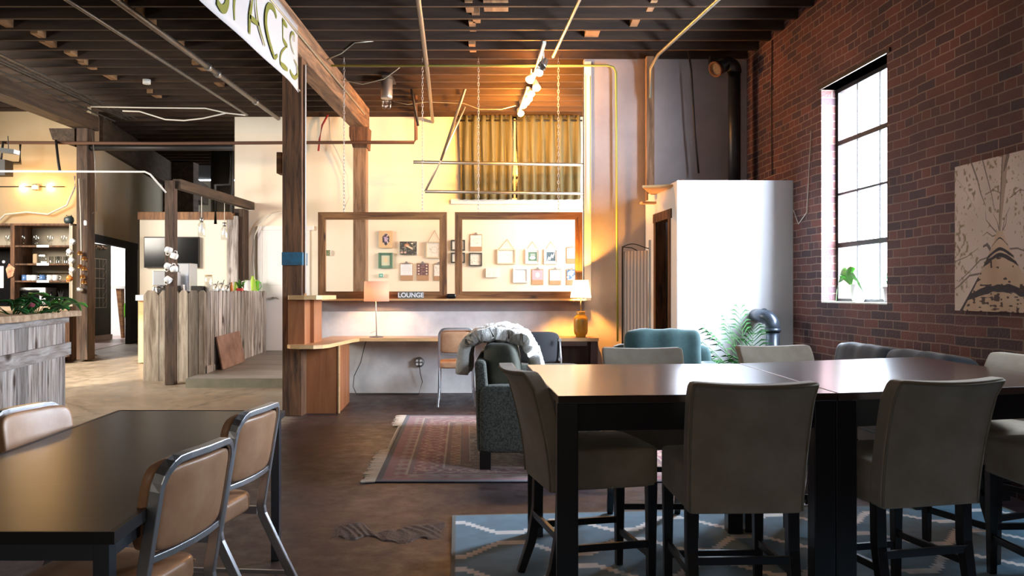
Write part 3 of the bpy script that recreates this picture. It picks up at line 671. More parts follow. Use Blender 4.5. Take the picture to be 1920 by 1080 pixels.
# ---- rugs ----
def trellis(u, v):
    # moorish trellis with stepped lines on blue grey; size 3.3 x 2.8 m
    x = u*3.3; y = v*2.8; a = .62; b_ = .78
    X_ = (x/a) % 1.0; Y_ = (y/b_)
    st = lambda q: np.round(q*13)/13
    def line(ph, flip):
        xx = (x/a+ph)
        tri = np.abs((xx % 1.0)-.5)*2          # 0..1..0
        sh = np.clip((tri-.10)/.80, 0, 1)      # flat tips, steep flanks
        sh = st(.5-.5*np.cos(sh*np.pi)*.55-.0)*1.0
        pos = .5*sh if not flip else -.5*sh
        d = np.abs(((Y_-pos+.5) % 1.0)-.5)*b_
        return d
    d = np.minimum(line(0, False), line(0, True))
    t_ = np.clip((.036-d)/.006, 0, 1)
    n = vnoise(u, v, 60, 3)*.3+.85
    base = np.array([.085,.20,.29])[None,:]*n[:,None]; wh = np.array([.85,.82,.80])[None,:]*n[:,None]
    c = base*(1-t_[:,None])+wh*t_[:,None]
    ed = np.minimum(np.minimum(x, 3.3-x), np.minimum(y, 2.8-y)) < .018
    c[ed] = (.10,.09,.06); return c
ra = R(5); ux = Vector((math.cos(ra), math.sin(ra), 0)); uy = Vector((-math.sin(ra)*.75, 1, 0)).normalized()
O = Vector((-.345,4.78,0))-uy*2.8
bz = thing('trellis_rug', 'blue and cream trellis rug under the tall tables', 'rug', (O.x+1.6, O.y+1.4, 0))
MB().prism([(O.x,O.y),((O+ux*3.3).x,(O+ux*3.3).y),((O+ux*3.3+uy*2.8).x,(O+ux*3.3+uy*2.8).y),((O+uy*2.8).x,(O+uy*2.8).y)], .001, .0105).build('backing', mk('jute_backing', (.16,.12,.07), .95), bz)
picture('pile', M['rug'], (O.x,O.y,.0115), tuple(ux*3.3), tuple(uy*2.8), 420, 360, trellis, bz)
def persian(u, v):
    Lx, Ly = 2.6, 3.05; x = u*Lx; y = v*Ly
    d = np.minimum(np.minimum(x, Lx-x), np.minimum(y, Ly-y))
    n1 = vnoise(u, v, 95, 5); n2 = vnoise(u, v, 60, 9)
    ph = np.where(np.minimum(x, Lx-x) < np.minimum(y, Ly-y), y, x)
    c = np.tile(np.array([.20,.055,.065]), (len(u), 1))
    def band(a, b_, col, pat=None, pc=None):
        m_ = (d >= a) & (d < b_); c[m_] = col
        if pat is not None:
            p_ = m_ & pat; c[p_] = pc
    cr = (.42,.33,.25); dk = (.03,.025,.045); rd = (.22,.05,.065); br = (.16,.06,.03)
    band(0, .05, dk); band(.05, .12, (.24,.08,.09))
    band(.12, .20, (.30,.20,.17), (np.sin(ph*42)+np.sin((d-.16)*90)*.8+n1*1.2 > .9), rd)
    band(.20, .215, cr); band(.215, .25, (.14,.07,.08)); 
    zz = np.cos(ph*2*np.pi/.24)*.05+.355
    band(.25, .46, rd, (np.abs(np.abs(d-.355)-.055*np.abs(np.cos(ph*2*np.pi/.26))-.012) < .012) | ((n1 > .72)), (.40,.25,.20))
    band(.46, .475, cr); band(.475, .51, (.13,.05,.05)); band(.51, .59, (.33,.23,.13), (np.sin(ph*60)*np.sin(d*80) > .1) | (n1 > .7), (.20,.06,.05))
    band(.59, .60, dk); band(.60, .66, (.21,.065,.04)); band(.66, .67, cr)
    f = d >= .67
    c[f] = lerp((.15,.07,.045), (.30,.19,.12), np.clip((n1-.45)*5, 0, 1))[f]
    cxx = (x-Lx/2)/.62; cyy = (y-Ly/2)/.85; md = np.abs(cxx)+np.abs(cyy)+.08*np.sin(np.arctan2(cyy,cxx)*16)
    c[f & (md < 1)] = (.05,.035,.06); c[f & (np.abs(md-1) < .05)] = cr; c[f & (md < .6)] = (.24,.07,.06); c[f & (md < .3)] = (.38,.28,.2)
    return c*(.8+.4*n2[:,None])
pa = R(-3.2); px_ = Vector((math.cos(-pa*0), 0, 0)); pyv = Vector((-.057,1,0)).normalized()
O = Vector((-.945,5.64,0))
pr = thing('persian_rug', 'red and cream persian style rug with fringed ends under the sofa', 'rug', (O.x+1.3, O.y+1.5, 0))
MB().prism([(O.x,O.y),(O.x+2.6,O.y),((O+pyv*3.05).x+2.6,(O+pyv*3.05).y),((O+pyv*3.05).x,(O+pyv*3.05).y)], .001, .008).build('backing', mk('wool_backing', (.02,.02,.04), .95), pr)
picture('pile', M['rug'], (O.x,O.y,.009), (2.6,0,0), tuple(pyv*3.05), 380, 440, persian, pr)
fg = MB()
for k in range(110):
    s_ = k/110*3.05
    if 1.15 < s_ < 2.35: 
        ln = .012                      # folded under
    else: ln = random.uniform(.07,.10)
    q = O+pyv*(s_+.01); a = random.uniform(-.35,.1)
    fg.bar([(q.x+.01,q.y,.008),(q.x-ln*.5,q.y-.01+a*ln*.3,.010),(q.x-ln,q.y+a*ln,.006)], .018, .008)
fo = fg.build('fringe', mk('cream_fringe', (.78,.70,.60), .95), pr); fo['kind'] = 'stuff'

# rough dried patch on the slab
def patch(i, j):
    x = X(600,4.45)+i*(X(852,4.45)-X(600,4.45)); y = 4.25+.42*j+.05*math.sin(i*9)
    e = min(i, 1-i, j, 1-j)*6; e = min(1, max(0, e-.25*random.random()))
    wv = .5+.5*math.sin(i*70+j*18+3*math.sin(j*7+i*11))
    nar = 1-.75*math.exp(-((i-.42)/.10)**2)
    edge = 1 if abs(j-.5)*2 < nar*(.75+.2*math.sin(i*31)) else 0
    return (x, y, -.004+edge*e*(.007+.005*wv*random.uniform(.5,1)))
tag(MB().grid(150, 40, patch).build('dried_mortar', mk('dried_adhesive', (.040,.030,.030), .6, c2=(.065,.050,.050), scale=20, bump=.4, bscale=60)), 'ridged dried adhesive patch on the brown floor left of the blue rug', 'floor patch')
# ================= lounge =================
# ---- sofa seen from its end, facing right ----
SF = thing('sofa', 'grey green tweed sofa seen from its end, facing the brick wall', 'sofa', (.20,6.9,.01))
sx0, sx1, sy0, sy1 = -.255, .635, 6.0, 7.95
MB().box(sx0+.02, sx1-.02, sy0+.02, sy1-.02, .13, .40).build('base', M['tweed'], SF, bevel=.015)
for y0 in (sy0, sy1-.17):
    a = MB().rbox(((sx0+sx1)/2+.02, y0+.085, .375), ((sx1-sx0)/2-.0, .085, .245), k=14, n=10)
    a.build('arm', M['tweed'], SF)
bkp = MB().add([(sx0,sy0+.03,.13),(sx0+.12,sy0+.03,.13),(sx0+.12,sy1-.03,.13),(sx0,sy1-.03,.13),(sx0-.02,sy0+.03,.80),(sx0+.06,sy0+.03,.80),(sx0+.06,sy1-.03,.80),(sx0-.02,sy1-.03,.80)],
    [(0,3,2,1),(4,5,6,7),(0,1,5,4),(1,2,6,5),(2,3,7,6),(3,0,4,7)]).build('backrest', M['tweed'], SF, bevel=.03, seg=3)
for k in range(3):
    y = sy0+.17+.268+.537*k
    MB().rbox((.27, y, .455), (.30, .262, .075), k=6, n=8).build('seat_cushion', M['green'], SF)
    MB().rbox((-.065, y, .70), (.135, .262, .215), k=4.5, n=10, rot=RY(-.14), fn=lambda p: (p.x*(1+.12*math.sin(p.y*30)*(.5-abs(p.z))), p.y, p.z+.015*math.sin(p.y*25+p.x*20))).build('back_cushion', M['green'], SF)
for x in (sx0+.06, sx1-.07):
    for y in (sy0+.05, sy1-.08): MB().box(x-.04, x+.04, y-.035, y+.035, .01, .14).build('foot', M['black'], SF)
# fur throw over the sofa's back
def throw(i, j):
    # i across the back (drape), j along
    y = 6.30+.80*j + .03*math.sin(i*14)
    s_ = i*1.0; a = s_*math.pi
    x = -.11-.265*math.cos(a)*(1+.05*math.sin(j*9)); z = .76+.225*math.sin(a)**.65 if 0 < s_ < 1 else .76
    if s_ < .12: z -= (0.12-s_)*.7; 
    if s_ > .80: z -= (s_-.80)*.5; x += (s_-.8)*.25
    n = random.uniform(-.006,.006)+.012*math.sin(i*31+j*13)*math.sin(j*37-i*11)
    return (x+n*.6, y+.5*n, z+n+.012*math.sin(j*17+i*7))
tag(MB().grid(80, 80, throw).build('fur_throw', M['fur'], solid=.085), 'shaggy white fur throw draped over the back of the sofa', 'throw')
0 and tag(MB().rbox((.02,6.30,.83), (.19,.09,.19), k=3.2, n=10, rot=RZ(.35) @ RX(-.25)).build('cushion', M['green']), 'dark olive velvet cushion propped at the near end of the sofa', 'cushion')

# ---- teal armchair ----
def armchair(name, label, cat, loc, rz, wd, mat, nc, topz, group=None, dp=.80):
    t = thing(name, label, cat, loc, rz, group)
    h = wd/2
    MB().box(-h+.03, h-.03, -dp/2+.05, dp/2-.02, .12, .38).build('base', mat, t, local=True, bevel=.02)
    for s_ in (-1, 1): MB().rbox((s_*(h-.09), 0, .39), (.09, dp/2, .26), k=7, n=8).build('arm', mat, t, local=True)
    MB().rbox((0, dp/2-.10, .46), (h-.04, .11, .34), k=9, n=8).build('backrest', mat, t, local=True)
    cw = (wd-.36)/nc
    for k in range(nc):
        x = -h+.18+cw*(k+.5)
        MB().rbox((x, -.07, .44), (cw/2-.005, dp/2-.10, .085), k=6, n=8).build('seat_cushion', mat, t, local=True)
        MB().rbox((x, dp/2-.27, topz-.215), (cw/2+.02, .12, .215), k=6.5, n=12, rot=RX(-.16), fn=lambda p: (p.x, p.y*(1+.08*math.sin(p.x*23)), p.z+.005*math.sin(p.x*26+p.y*9))).build('back_cushion', mat, t, local=True)
    for x in (-h+.08, h-.08):
        for y in (-dp/2+.07, dp/2-.07): MB().box(x-.03, x+.03, y-.03, y+.03, 0, .13).build('foot', M['black'], t, local=True)
    return t
armchair('armchair', 'teal corduroy armchair in front of the white storage room', 'armchair', (1.38,7.55,.010), R(-5), 1.02, M['teal'], 1, .945)
armchair('sofa', 'dark slate velvet sofa standing against the brick wall', 'sofa', (2.70,6.05,.0), R(-90)+BA, 1.95, M['slate'], 2, .89, dp=.76)

# ---- potted palm ----
pp = thing('potted_palm', 'potted palm with arching fronds beside the blue grey pipe', 'plant', (X(1403,8.05), 8.05, 0))
cx_, cy_ = X(1403,8.05), 8.05
MB().lathe([(.12,0),(.16,.02),(.19,.36),(.20,.38),(.175,.38),(.17,.33)], (cx_,cy_,0), 20).build('pot', mk('dark_planter', (.05,.05,.055), .5), pp)
MB().lathe([(0.001,.34),(.17,.34)], (cx_,cy_,0), 20, cap=False).build('soil', M['soil'], pp)
fr_ = MB(); st_ = MB()
def frond(az, L_, rise, droop, seed):
    rr = random.Random(seed); pts = []
    for k in range(15):
        s_ = k/14; r_ = L_*s_*(1-.15*s_); z = .36+rise*s_*1.35-droop*s_**2.6
        pts.append(Vector((cx_+math.cos(az)*r_, cy_+math.sin(az)*r_*.55, z)))
    st_.tube(pts, .005, 5, scl=[1-.8*k/14 for k in range(15)])
    for k in range(4, 15):
        t_ = (pts[min(k+1,14)]-pts[k-1]).normalized(); sd = Vector((-t_.y, t_.x, 0)); sd = sd.normalized() if sd.length > .01 else Vector((1,0,0))
        for q in (-1, 1):
            ll = .25*(1-abs(k-8)/12)*rr.uniform(.85,1.1)
            dr = (t_*.75+sd*q*.55+Vector((0,0,-.15-.25*rr.random()))).normalized()
            a = pts[k]; m_ = a+dr*ll*.5+Vector((0,0,.01)); e_ = a+dr*ll+Vector((0,0,-ll*.25)); wv = t_*.009
            n = len(fr_.v); fr_.v += [tuple(a-wv*.3), tuple(a+wv*.3), tuple(m_+wv), tuple(m_-wv), tuple(e_)]
            fr_.f += [(n,n+1,n+2,n+3),(n+3,n+2,n+4)]; fr_.sm += [True,True]
for k, (az, L_, rise, dr) in enumerate(((3.05,.62,.50,.16),(2.6,.58,.46,.42),(3.5,.5,.42,.30),(2.2,.35,.56,.10),(1.2,.30,.50,.1),(.5,.40,.42,.2),(-.2,.62,.34,.16),(4.3,.4,.40,.25),(5.4,.45,.36,.18),(3.3,.48,.60,.24),(.1,.55,.36,.10),(1.8,.25,.6,.05),(2.9,.40,.35,.35))):
    frond(az, L_, rise, dr, k)
fr_.build('leaves', M['leafd'], pp); st_.build('stems', M['leaf'], pp)
pp['label'] = 'potted palm with arching fronds beside the blue grey pipe'

# ---- pipes of the storage room and flue ----
t = thing('vent_pipe', 'blue grey pipe elbow coming out of the white storage room wall', 'pipe', (X(1455,8.3),8.3,0))
yy = 8.28; xc_ = X(1449,yy)
MB().tube([(xc_,yy,0),(xc_,yy,Z(620,yy))], .068, 20).build('riser', M['bluepipe'], t)
el = [(xc_,yy,Z(622,yy)),(xc_,yy,Z(612,yy))]
for k in range(1,8):
    a = math.pi/2*k/7; r_ = .10; el.append((xc_-r_*(1-math.cos(a))*.72, yy+r_*(1-math.cos(a))*.70, Z(612,yy)+r_*math.sin(a)))
el.append((X(1418,SY-.02), SY+.02, Z(612,yy)+.098))
MB().tube(el, .070, 20).build('elbow', M['bluepipe'], t)
MB().lathe([(.079,0),(.079,.035)], (xc_,yy,Z(622,yy)), 24).build('collar', M['bluepipe'], t)
MB().lathe([(.079,0),(.079,.02)], (X(1432,8.42), 8.44, Z(612,yy)+.098), 24, rot=RZ(.75) @ RX(math.pi/2)).build('collar', M['bluepipe'], t)
t = thing('flue_pipe', 'black stove flue with an elbow and open end near the ceiling', 'pipe', (X(1377,9.7),9.7,2.3))
yf = 9.7; xf_ = X(1377,yf); ztop = Z(135,yf)
MB().tube([(xf_,yf,2.3),(xf_,yf,ztop)], .072, 18).build('riser', M['flue'], t)
pts = [(xf_,yf,ztop-.01)]
for k in range(0,8):
    a = math.pi*.62*k/7; pts.append((xf_-.085*(1-math.cos(a)), yf-.02*k/7, ztop+.09*math.sin(a)))
e_ = pts[-1]; pts.append((e_[0]-.10, e_[1]-.06, e_[2]-.06))
MB().tube(pts, .082, 18, up=(0,1,0)).build('elbow', M['flue'], t)
d_ = Vector((-.10,-.06,-.06)).normalized(); rr_ = d_.to_track_quat('Z','Y').to_matrix()
MB().lathe([(.085,0),(.095,.03),(.095,.05),(.075,.05),(.07,.0)], pts[-1], 20, rot=rr_).build('end_cap', M['rust'], t)
MB().lathe([(.0001,.02),(.078,.02)], pts[-1], 20, rot=rr_, cap=False).build('honeycomb_core', mk('ash_lining', (.20,.16,.13), .9, c2=(.07,.055,.045), scale=120, lo=.4, hi=.6), t)
# ---- painting ----
pt = thing('tree_canvas', 'tall canvas print of a birch trunk seen from below, hung on the brick wall', 'painting', BO, BA)
cy0 = 5.80; cw_ = .92; z0c, z1c = 1.173, 2.175
cy1 = cy0-cw_
MB().box(-.045, -.012, cy1, cy0, z0c, z1c).build('canvas_frame', M['canvas'] if 0 else mk('canvas_edge', (.50,.42,.36), .9), pt, local=True)
def birch(u, v):
    # u: 0 at the window side
    sky = lerp((.60,.47,.40), (.74,.60,.52), vnoise(u, v, 5, 2)); c = sky
    dn = vnoise(u, v, 4.3, 8)*.6+vnoise(u, v, 9, 28)*.4
    n = vnoise(u, v, 62, 4)*.45+vnoise(u, v, 34, 6)*.55
    dens = np.clip(1.15-np.hypot((u-.30)*1.5, (v-.62)*1.2)*0-np.exp(-(((u-.33)/.16)**2+((v-.60)/.14)**2))*1.1-np.exp(-(((u-.75)/.18)**2+((v-.85)/.12)**2))*.8, 0, 1)*dn
    for th, col in ((.70,(.50,.40,.28)),(.78,(.30,.22,.13))):
        leaf = (n > th+.10-.22*dens*1.35) & (v > .10)
        c = np.where(leaf[:,None], np.array(col)[None,:], c)
    def line(x0, y0, x1, y1, w0, w1, col=(.13,.095,.08)):
        nonlocal c; w0 *= .62; w1 *= .7
        dx, dy = x1-x0, y1-y0; t_ = np.clip(((u-x0)*dx+(v-y0)*dy)/(dx*dx+dy*dy), 0, 1)
        d = np.hypot(u-x0-t_*dx, v-y0-t_*dy); m_ = d < (w0+(w1-w0)*t_)
        c = np.where(m_[:,None], np.array(col)[None,:], c)
    bc = (.20,.15,.12)
    def twig(pts, w0, w1, col=bc):
        for k in range(len(pts)-1):
            a, b_ = pts[k], pts[k+1]; f0 = k/(len(pts)-1); f1 = (k+1)/(len(pts)-1)
            line(a[0], a[1], b_[0], b_[1], w0+(w1-w0)*f0, w0+(w1-w0)*f1, col)
    twig([(.0,.93),(.10,.85),(.18,.76),(.24,.69)], .004, .003, (.45,.34,.27)); twig([(.20,1.0),(.27,.88),(.31,.78),(.36,.70)], .013, .005); twig([(.33,1.0),(.38,.88),(.43,.76),(.46,.66)], .010, .004)
    twig([(.36,.77),(.45,.79),(.55,.75)], .006, .004); twig([(.95,1.0),(.90,.88),(.82,.74),(.78,.66)], .012, .004); twig([(.62,.72),(.72,.76),(.84,.74)], .005, .003)
    twig([(.575,1.0),(.555,.80),(.53,.64),(.515,.50)], .045, .012, (.42,.30,.22)); twig([(.545,1.0),(.53,.80),(.515,.62),(.508,.50)], .010, .006); twig([(.60,.99),(.575,.93),(.56,.90)], .03, .01)
    twig([(.50,.50),(.44,.49),(.38,.52),(.33,.50)], .008, .003); twig([(.50,.50),(.43,.55),(.37,.60),(.36,.66)], .008, .003); twig([(.53,.50),(.58,.56),(.59,.62)], .008, .003); twig([(.51,.52),(.49,.58),(.45,.63)], .006, .003); twig([(.53,.48),(.57,.60),(.62,.66)], .005, .003)
    twig([(.60,.40),(.70,.40),(.80,.37),(.95,.30)], .010, .004); twig([(.44,.38),(.38,.44),(.34,.43)], .022, .010, (.14,.10,.09)); twig([(.42,.36),(.30,.34),(.20,.28),(.05,.20)], .009, .005); twig([(.0,.34),(.15,.37),(.28,.42)], .006, .003); twig([(.30,.25),(.18,.24),(.05,.17),(0,.15)], .012, .006)
    # trunk
    cxx = .505+.02*(1-v); hw = .035+.43*np.clip((.52-v)/.52, 0, 1)**1.25
    tr = (np.abs(u-cxx) < hw) & (v < .52)
    bark = lerp((.44,.29,.18), (.60,.43,.30), vnoise(u, v, 9, 12)); c = np.where(tr[:,None], bark, c)
    s_ = (u-cxx)/np.maximum(hw, .01)
    for vb, th in ((.475,.006),(.405,.012),(.365,.016),(.155,.024)):
        arc = vb-.07*s_**2*(1.2-vb)
        m_ = tr & (np.abs(v-arc) < th*(.6+.8*vnoise(u, v, 18, 15))); c = np.where(m_[:,None], np.array([.035,.028,.035])[None,:], c)
    sp_ = tr & (vnoise(u*1.0, v*2.0, 26, 21) > .82) & (v < .36); c = np.where(sp_[:,None], np.array([.06,.035,.03])[None,:], c)
    m_ = tr & (np.abs(s_) > .93) & (v < .2); c = np.where(m_[:,None], np.array([.04,.03,.035])[None,:], c)
    m_ = tr & (v < .12) & (vnoise(u, v*2.5, 30, 23) > .74); c = np.where(m_[:,None], np.array([.07,.04,.03])[None,:], c)
    return c
picture('print', M['canvas'], (-.046, cy0, z0c), (0,-cw_,0), (0,0,z1c-z0c), 380, 420, birch, pt, local=True)

# ---- window sill plants ----
def bwp(lx, ly): return BW(lx, ly, 0)
c_ = BW(.10, 7.47, 0); t = thing('sill_plant', 'white pot with drooping broad leaves on the window sill', 'plant', (c_.x,c_.y,1.213))
MB().lathe([(.045,0),(.055,.02),(.068,.15),(.070,.16),(.06,.16),(.055,.13)], (c_.x,c_.y,1.213), 20).build('pot', M['ceramic'], t)
lf = MB()
for path, wd in (([(7.47,1.37),(7.53,1.44),(7.60,1.43),(7.68,1.34),(7.75,1.20)],.055),([(7.46,1.37),(7.41,1.45),(7.33,1.43),(7.26,1.36),(7.21,1.28)],.045),([(7.47,1.37),(7.50,1.46),(7.56,1.49),(7.62,1.47),(7.66,1.42)],.04),([(7.47,1.37),(7.46,1.42),(7.44,1.47),(7.41,1.50),(7.38,1.51)],.03)):
    def lfn(i, j, path=path, wd=wd):
        q = j*3.999; k = int(q); f_ = q-k; a, b_ = path[k], path[k+1]; ly = a[0]*(1-f_)+b_[0]*f_; z = a[1]*(1-f_)+b_[1]*f_
        w_ = wd*2.0*max(.03,math.sin(math.pi*min(1,.04+.94*j**1.5)))**.7*(i-.5)
        t_ = Vector((b_[0]-a[0], b_[1]-a[1])).normalized()
        v = BW(.03-.03*math.sin(j*3)+w_*.5, ly-t_.y*w_*1.0, z+t_.x*w_*1.0+abs(i-.5)*.008); return (v.x, v.y, v.z)
    lf.grid(4, 14, lfn)
lf.build('leaves', M['leaf'], t, solid=.001)
c_ = BW(.09, 6.93, 0); t = thing('small_pot', 'small grey ribbed pot with sprig at the right end of the window sill', 'plant pot', (c_.x,c_.y,1.213))
MB().lathe([(.035,0),(.042,.11),(.046,.12),(.046,.135),(.038,.135),(.036,.11)], (c_.x,c_.y,1.213), 16).build('pot', mk('grey_glaze', (.35,.33,.34), .5, c2=(.6,.58,.58), scale=30, stretch=(.1,.1,4)), t)
MB().tube([(c_.x,c_.y,1.33),(c_.x-.01,c_.y+.02,1.40),(c_.x,c_.y+.03,1.46)], .004, 5).build('sprig', M['leafd'], t)

# ---- desk built against the partition ----
DZ = .772
dk = thing('corner_desk', 'long L shaped plywood desk running under the hung window frames', 'desk', (-.6,9.7,fz))
dl = X(592,9.9)
x1_ = X(1122,9.6)
poly = [(X(570,9.9)+.02,HY-.012)]
poly = [(-2.17,HY-.012),(-2.17,8.98),(-2.28,8.95),(-2.29,8.45)]
for k in range(7):
    a = math.pi/2*k/6; poly.append((-2.29+.09*(1-math.cos(a))+0.0, 8.45-.19*math.sin(a)*1.0))
poly = [(-2.17,HY-.012),(-2.17,8.9),(-2.26,8.88),(-2.27,8.35),(-2.22,8.27),(-2.12,8.235),(-1.98,8.24),(-1.90,8.30),(-1.85,8.42),(-1.845,9.2),(-1.79,9.53),(x1_,9.53),(x1_,HY-.012)]
poly = [(-2.17,HY-.012),(-2.17,8.645),(-2.27,8.64),(-2.27,8.35),(-2.22,8.27),(-2.12,8.235),(-1.98,8.24),(-1.90,8.30),(-1.86,8.42),(-1.80,9.30),(-1.76,9.53),(x1_,9.53),(x1_,HY-.012)]
MB().prism(poly, DZ-.038, DZ-.002).build('desk_edge', M['plyedge'], dk)
MB().prism([(x,y) for x,y in poly], DZ-.002, DZ).build('desktop', M['plytop'], dk)
MB().box(X(566,8.85), X(635,8.85)-.012, 8.875, 8.895, 0, DZ-.038).box(X(635,8.85)-.024, X(635,8.85)-.012, 8.895, 9.5, FZ(9.3)-.02, DZ-.038).build('side_panel', M['ply'], dk)
MB().box(X(635,8.85)-.012, X(635,8.85)+.004, 8.87, 8.897, 0, DZ-.038).build('edge_strip', M['plyedge'], dk)
MB().box(x1_-.09, x1_-.01, 9.56, 9.62, fz-.03, DZ-.038).box(x1_-.09, x1_-.01, 9.90, 9.96, fz, DZ-.038).box(x1_-.07, x1_-.03, 9.6, 9.92, .35, .7).build('leg', M['dkpanel'], dk)
MB().box(-1.75, x1_-.1, 9.96, HY-.005, DZ-.13, DZ-.04).build('wall_rail', M['smear'], dk)
MB().box(X(1000,9.9), x1_-.05, 9.93, 9.955, .2, DZ-.12).build('back_panel', M['dkpanel'], dk)
# pedestal box and its rounded cap
t = thing('desk_pedestal', 'plywood pedestal with rounded cap standing on the desk end beside the post', 'pedestal', (-2.1,8.5,DZ))
MB().box(X(540,8.4), X(571,8.4)+.0, 8.40, 8.64, DZ, 1.225).box(-2.12, -2.07, 8.64, 9.0, DZ, 1.225).build('box', M['ply'], t)
pc = [(-2.12,9.05),(-2.12,8.655),(-2.285,8.65),(-2.29,8.45),(-2.26,8.36),(-2.1,8.345),(-1.98,8.36),(-1.93,8.42),(-1.925,9.05)]
MB().prism(pc, 1.225, 1.268).build('cap', M['plyedge'], t)
# sill board along the partition
t = tag(MB().box(-2.36, X(1098,9.9), 9.82, HY+.14, 1.20, 1.222).build('sill_board', M['plyedge']), 'long pale pine board capping the half wall under the window frames', 'shelf board')
SB = 1.222
# ---- hung window frames ----
def hung(label, pxa, pxb, Yf):
    xa_, xb_ = X(pxa,Yf), X(pxb,Yf); z0_, z1_ = SB, Z(398,Yf); w_ = .088
    t = thing('hanging_window_frame', label, 'window frame', ((xa_+xb_)/2, Yf, z0_), 0, 'wooden frames hung on chains')
    y0, y1 = Yf-.025, Yf+.025
    MB().vprism([(xa_,z1_),(xb_,z1_),(xb_-w_,z1_-w_),(xa_+w_,z1_-w_)], y0, y1).build('rail', M['frame'], t)
    MB().vprism([(xa_,z0_),(xa_+w_,z0_+w_),(xb_-w_,z0_+w_),(xb_,z0_)], y0, y1).build('rail', M['frame'], t)
    MB().vprism([(xa_,z0_),(xa_,z1_),(xa_+w_,z1_-w_),(xa_+w_,z0_+w_)], y0, y1).build('stile', M['framev'], t)
    MB().vprism([(xb_,z1_),(xb_,z0_),(xb_-w_,z0_+w_),(xb_-w_,z1_-w_)], y0, y1).build('stile', M['framev'], t)
    MB().add([(xa_+w_,Yf,z0_+w_),(xb_-w_,Yf,z0_+w_),(xb_-w_,Yf,z1_-w_),(xa_+w_,Yf,z1_-w_)], [(0,1,2,3)]).build('pane', M['glass'], t)
    return t
hung('left hung pine window frame, its post showing behind the glass', 597, 838, 9.95)
hung('right hung pine window frame, nearest the glowing ceramic lamp', 853, 1092, 9.95)
def chain(label, px, ztop, zbot, Yc):
    m_ = MB(); x = X(px,Yc); n = int((ztop-zbot)/.042)
    for k in range(n):
        z = ztop-(k+.5)*(ztop-zbot)/n; pts = []
        for q in range(8):
            a = 2*math.pi*q/8; u_, v_ = .010*math.cos(a), .026*math.sin(a)
            pts.append((x+(u_ if k % 2 else 0), Yc+(0 if k % 2 else u_), z+v_))
        m_.tube(pts, .0032, 5, closed=True, up=((0,1,0) if k % 2 else (1,0,0)))
    tag(m_.build('chain', M['metal']), label, 'chain', 'chains holding the window frames')
for px, lb_ in ((645,'thin chain holding the left end of the left window frame'),(792,'thin chain holding the right end of the left window frame'),(897,'thin chain holding the left end of the right window frame'),(1047,'thin chain holding the right end of the right window frame')):
    chain(lb_, px, CH, Z(398,9.95), 9.95)
# LOUNGE sign
def text_mesh(name, s_, size, loc, rot, mat, parent, ext=.002):
    cu = bpy.data.curves.new(name, 'FONT'); cu.body = s_; cu.size = size; cu.extrude = ext; cu.align_x = 'CENTER'; cu.align_y = 'CENTER'; cu.offset = .002
    o = bpy.data.objects.new('tmp', cu); COL.objects.link(o); dg = bpy.context.evaluated_depsgraph_get()
    me = bpy.data.meshes.new_from_object(o.evaluated_get(dg)); COL.objects.unlink(o); bpy.data.objects.remove(o)
    q = bpy.data.objects.new(name, me); COL.objects.link(q); me.materials.clear(); me.materials.append(mat); q.parent = parent; q.location = loc; q.rotation_euler = rot; return q
ys_ = 9.86; xs_ = X(770.5,ys_)
t = thing('lounge_sign', 'small dark sign reading LOUNGE standing on the pine sill', 'sign', (xs_,ys_,SB))
po = MB().obox((xs_,ys_,SB+.042), (.146,.008,.041)).build('plaque', mk('sign_grey_green', (.13,.135,.10), .8), t, bevel=.002)
text_mesh('lettering', 'LOUNGE', .077, (0,-.010,.042), (R(90),0,0), M['paper'], po)
tag(MB().rbox((X(846,9.86),9.86,SB+.03), (.055,.03,.03), k=6, n=6).build('speaker', M['tv']), 'small black object standing between the two window frames', 'speaker')
# ---- lamps ----
def shade(rt, rb, h, c, mat, parent, pleat=0):
    m_ = MB(); m_.lathe([(rb,0),(rt,h)], c, 32, cap=False); return m_.build('lamp_shade', mat, parent, solid=.002)
def shademat(name, col, s_):
    m, nt, b_ = newmat(name); L = nt.links.new
    tl = N(nt, 'ShaderNodeBsdfTranslucent'); tl.inputs[0].default_value = c4(col); df = N(nt, 'ShaderNodeBsdfDiffuse'); df.inputs[0].default_value = c4(col)
    mx = N(nt, 'ShaderNodeMixShader'); mx.inputs[0].default_value = .6; L(df.outputs[0], mx.inputs[1]); L(tl.outputs[0], mx.inputs[2])
    em = N(nt, 'ShaderNodeEmission'); em.inputs[0].default_value = c4(col); em.inputs[1].default_value = s_; ad = N(nt, 'ShaderNodeAddShader')
    L(mx.outputs[0], ad.inputs[0]); L(em.outputs[0], ad.inputs[1]); L(ad.outputs[0], nt.nodes['Material Output'].inputs[0]); return m
Y1 = 9.72; lx = X(706,Y1)
t = thing('table_lamp', 'slim metal table lamp with patterned drum shade on the desk', 'lamp', (lx,Y1,DZ))
MB().lathe([(.085,0),(.085,.008),(.02,.014),(.006,.02)], (lx,Y1,DZ), 24).build('base', M['steel'], t)
MB().tube([(lx,Y1,DZ+.015),(lx-.006,Y1,DZ+.30),(lx-.008,Y1,1.36)], .006, 8).tube([(lx,Y1,DZ+.08),(lx-.05,Y1-.02,DZ+.055),(lx-.07,Y1-.02,DZ+.05)], .004, 6).build('stem', M['metal'], t)
sh = shade(.142,.146,.235,(lx,Y1,Z(565,Y1)),shademat('drum_shade', (.80,.58,.45), .12),t)
bl = MB().lathe([(.001,-.03),(.02,-.02),(.03,0),(.02,.03),(.001,.035)], (lx,Y1,1.29), 12, cap=False).build('bulb', emis('bulb_glow', (1,.78,.5), 12), t)
point('lamp_drum_light', (lx,Y1,1.27), 34, (1,.55,.22), .03)
Y2 = 9.72; lx2 = X(1089,Y2)
t = thing('ceramic_lamp', 'glowing ceramic table lamp with ochre ribbed base at the right end of the desk', 'lamp', (lx2,Y2,DZ))
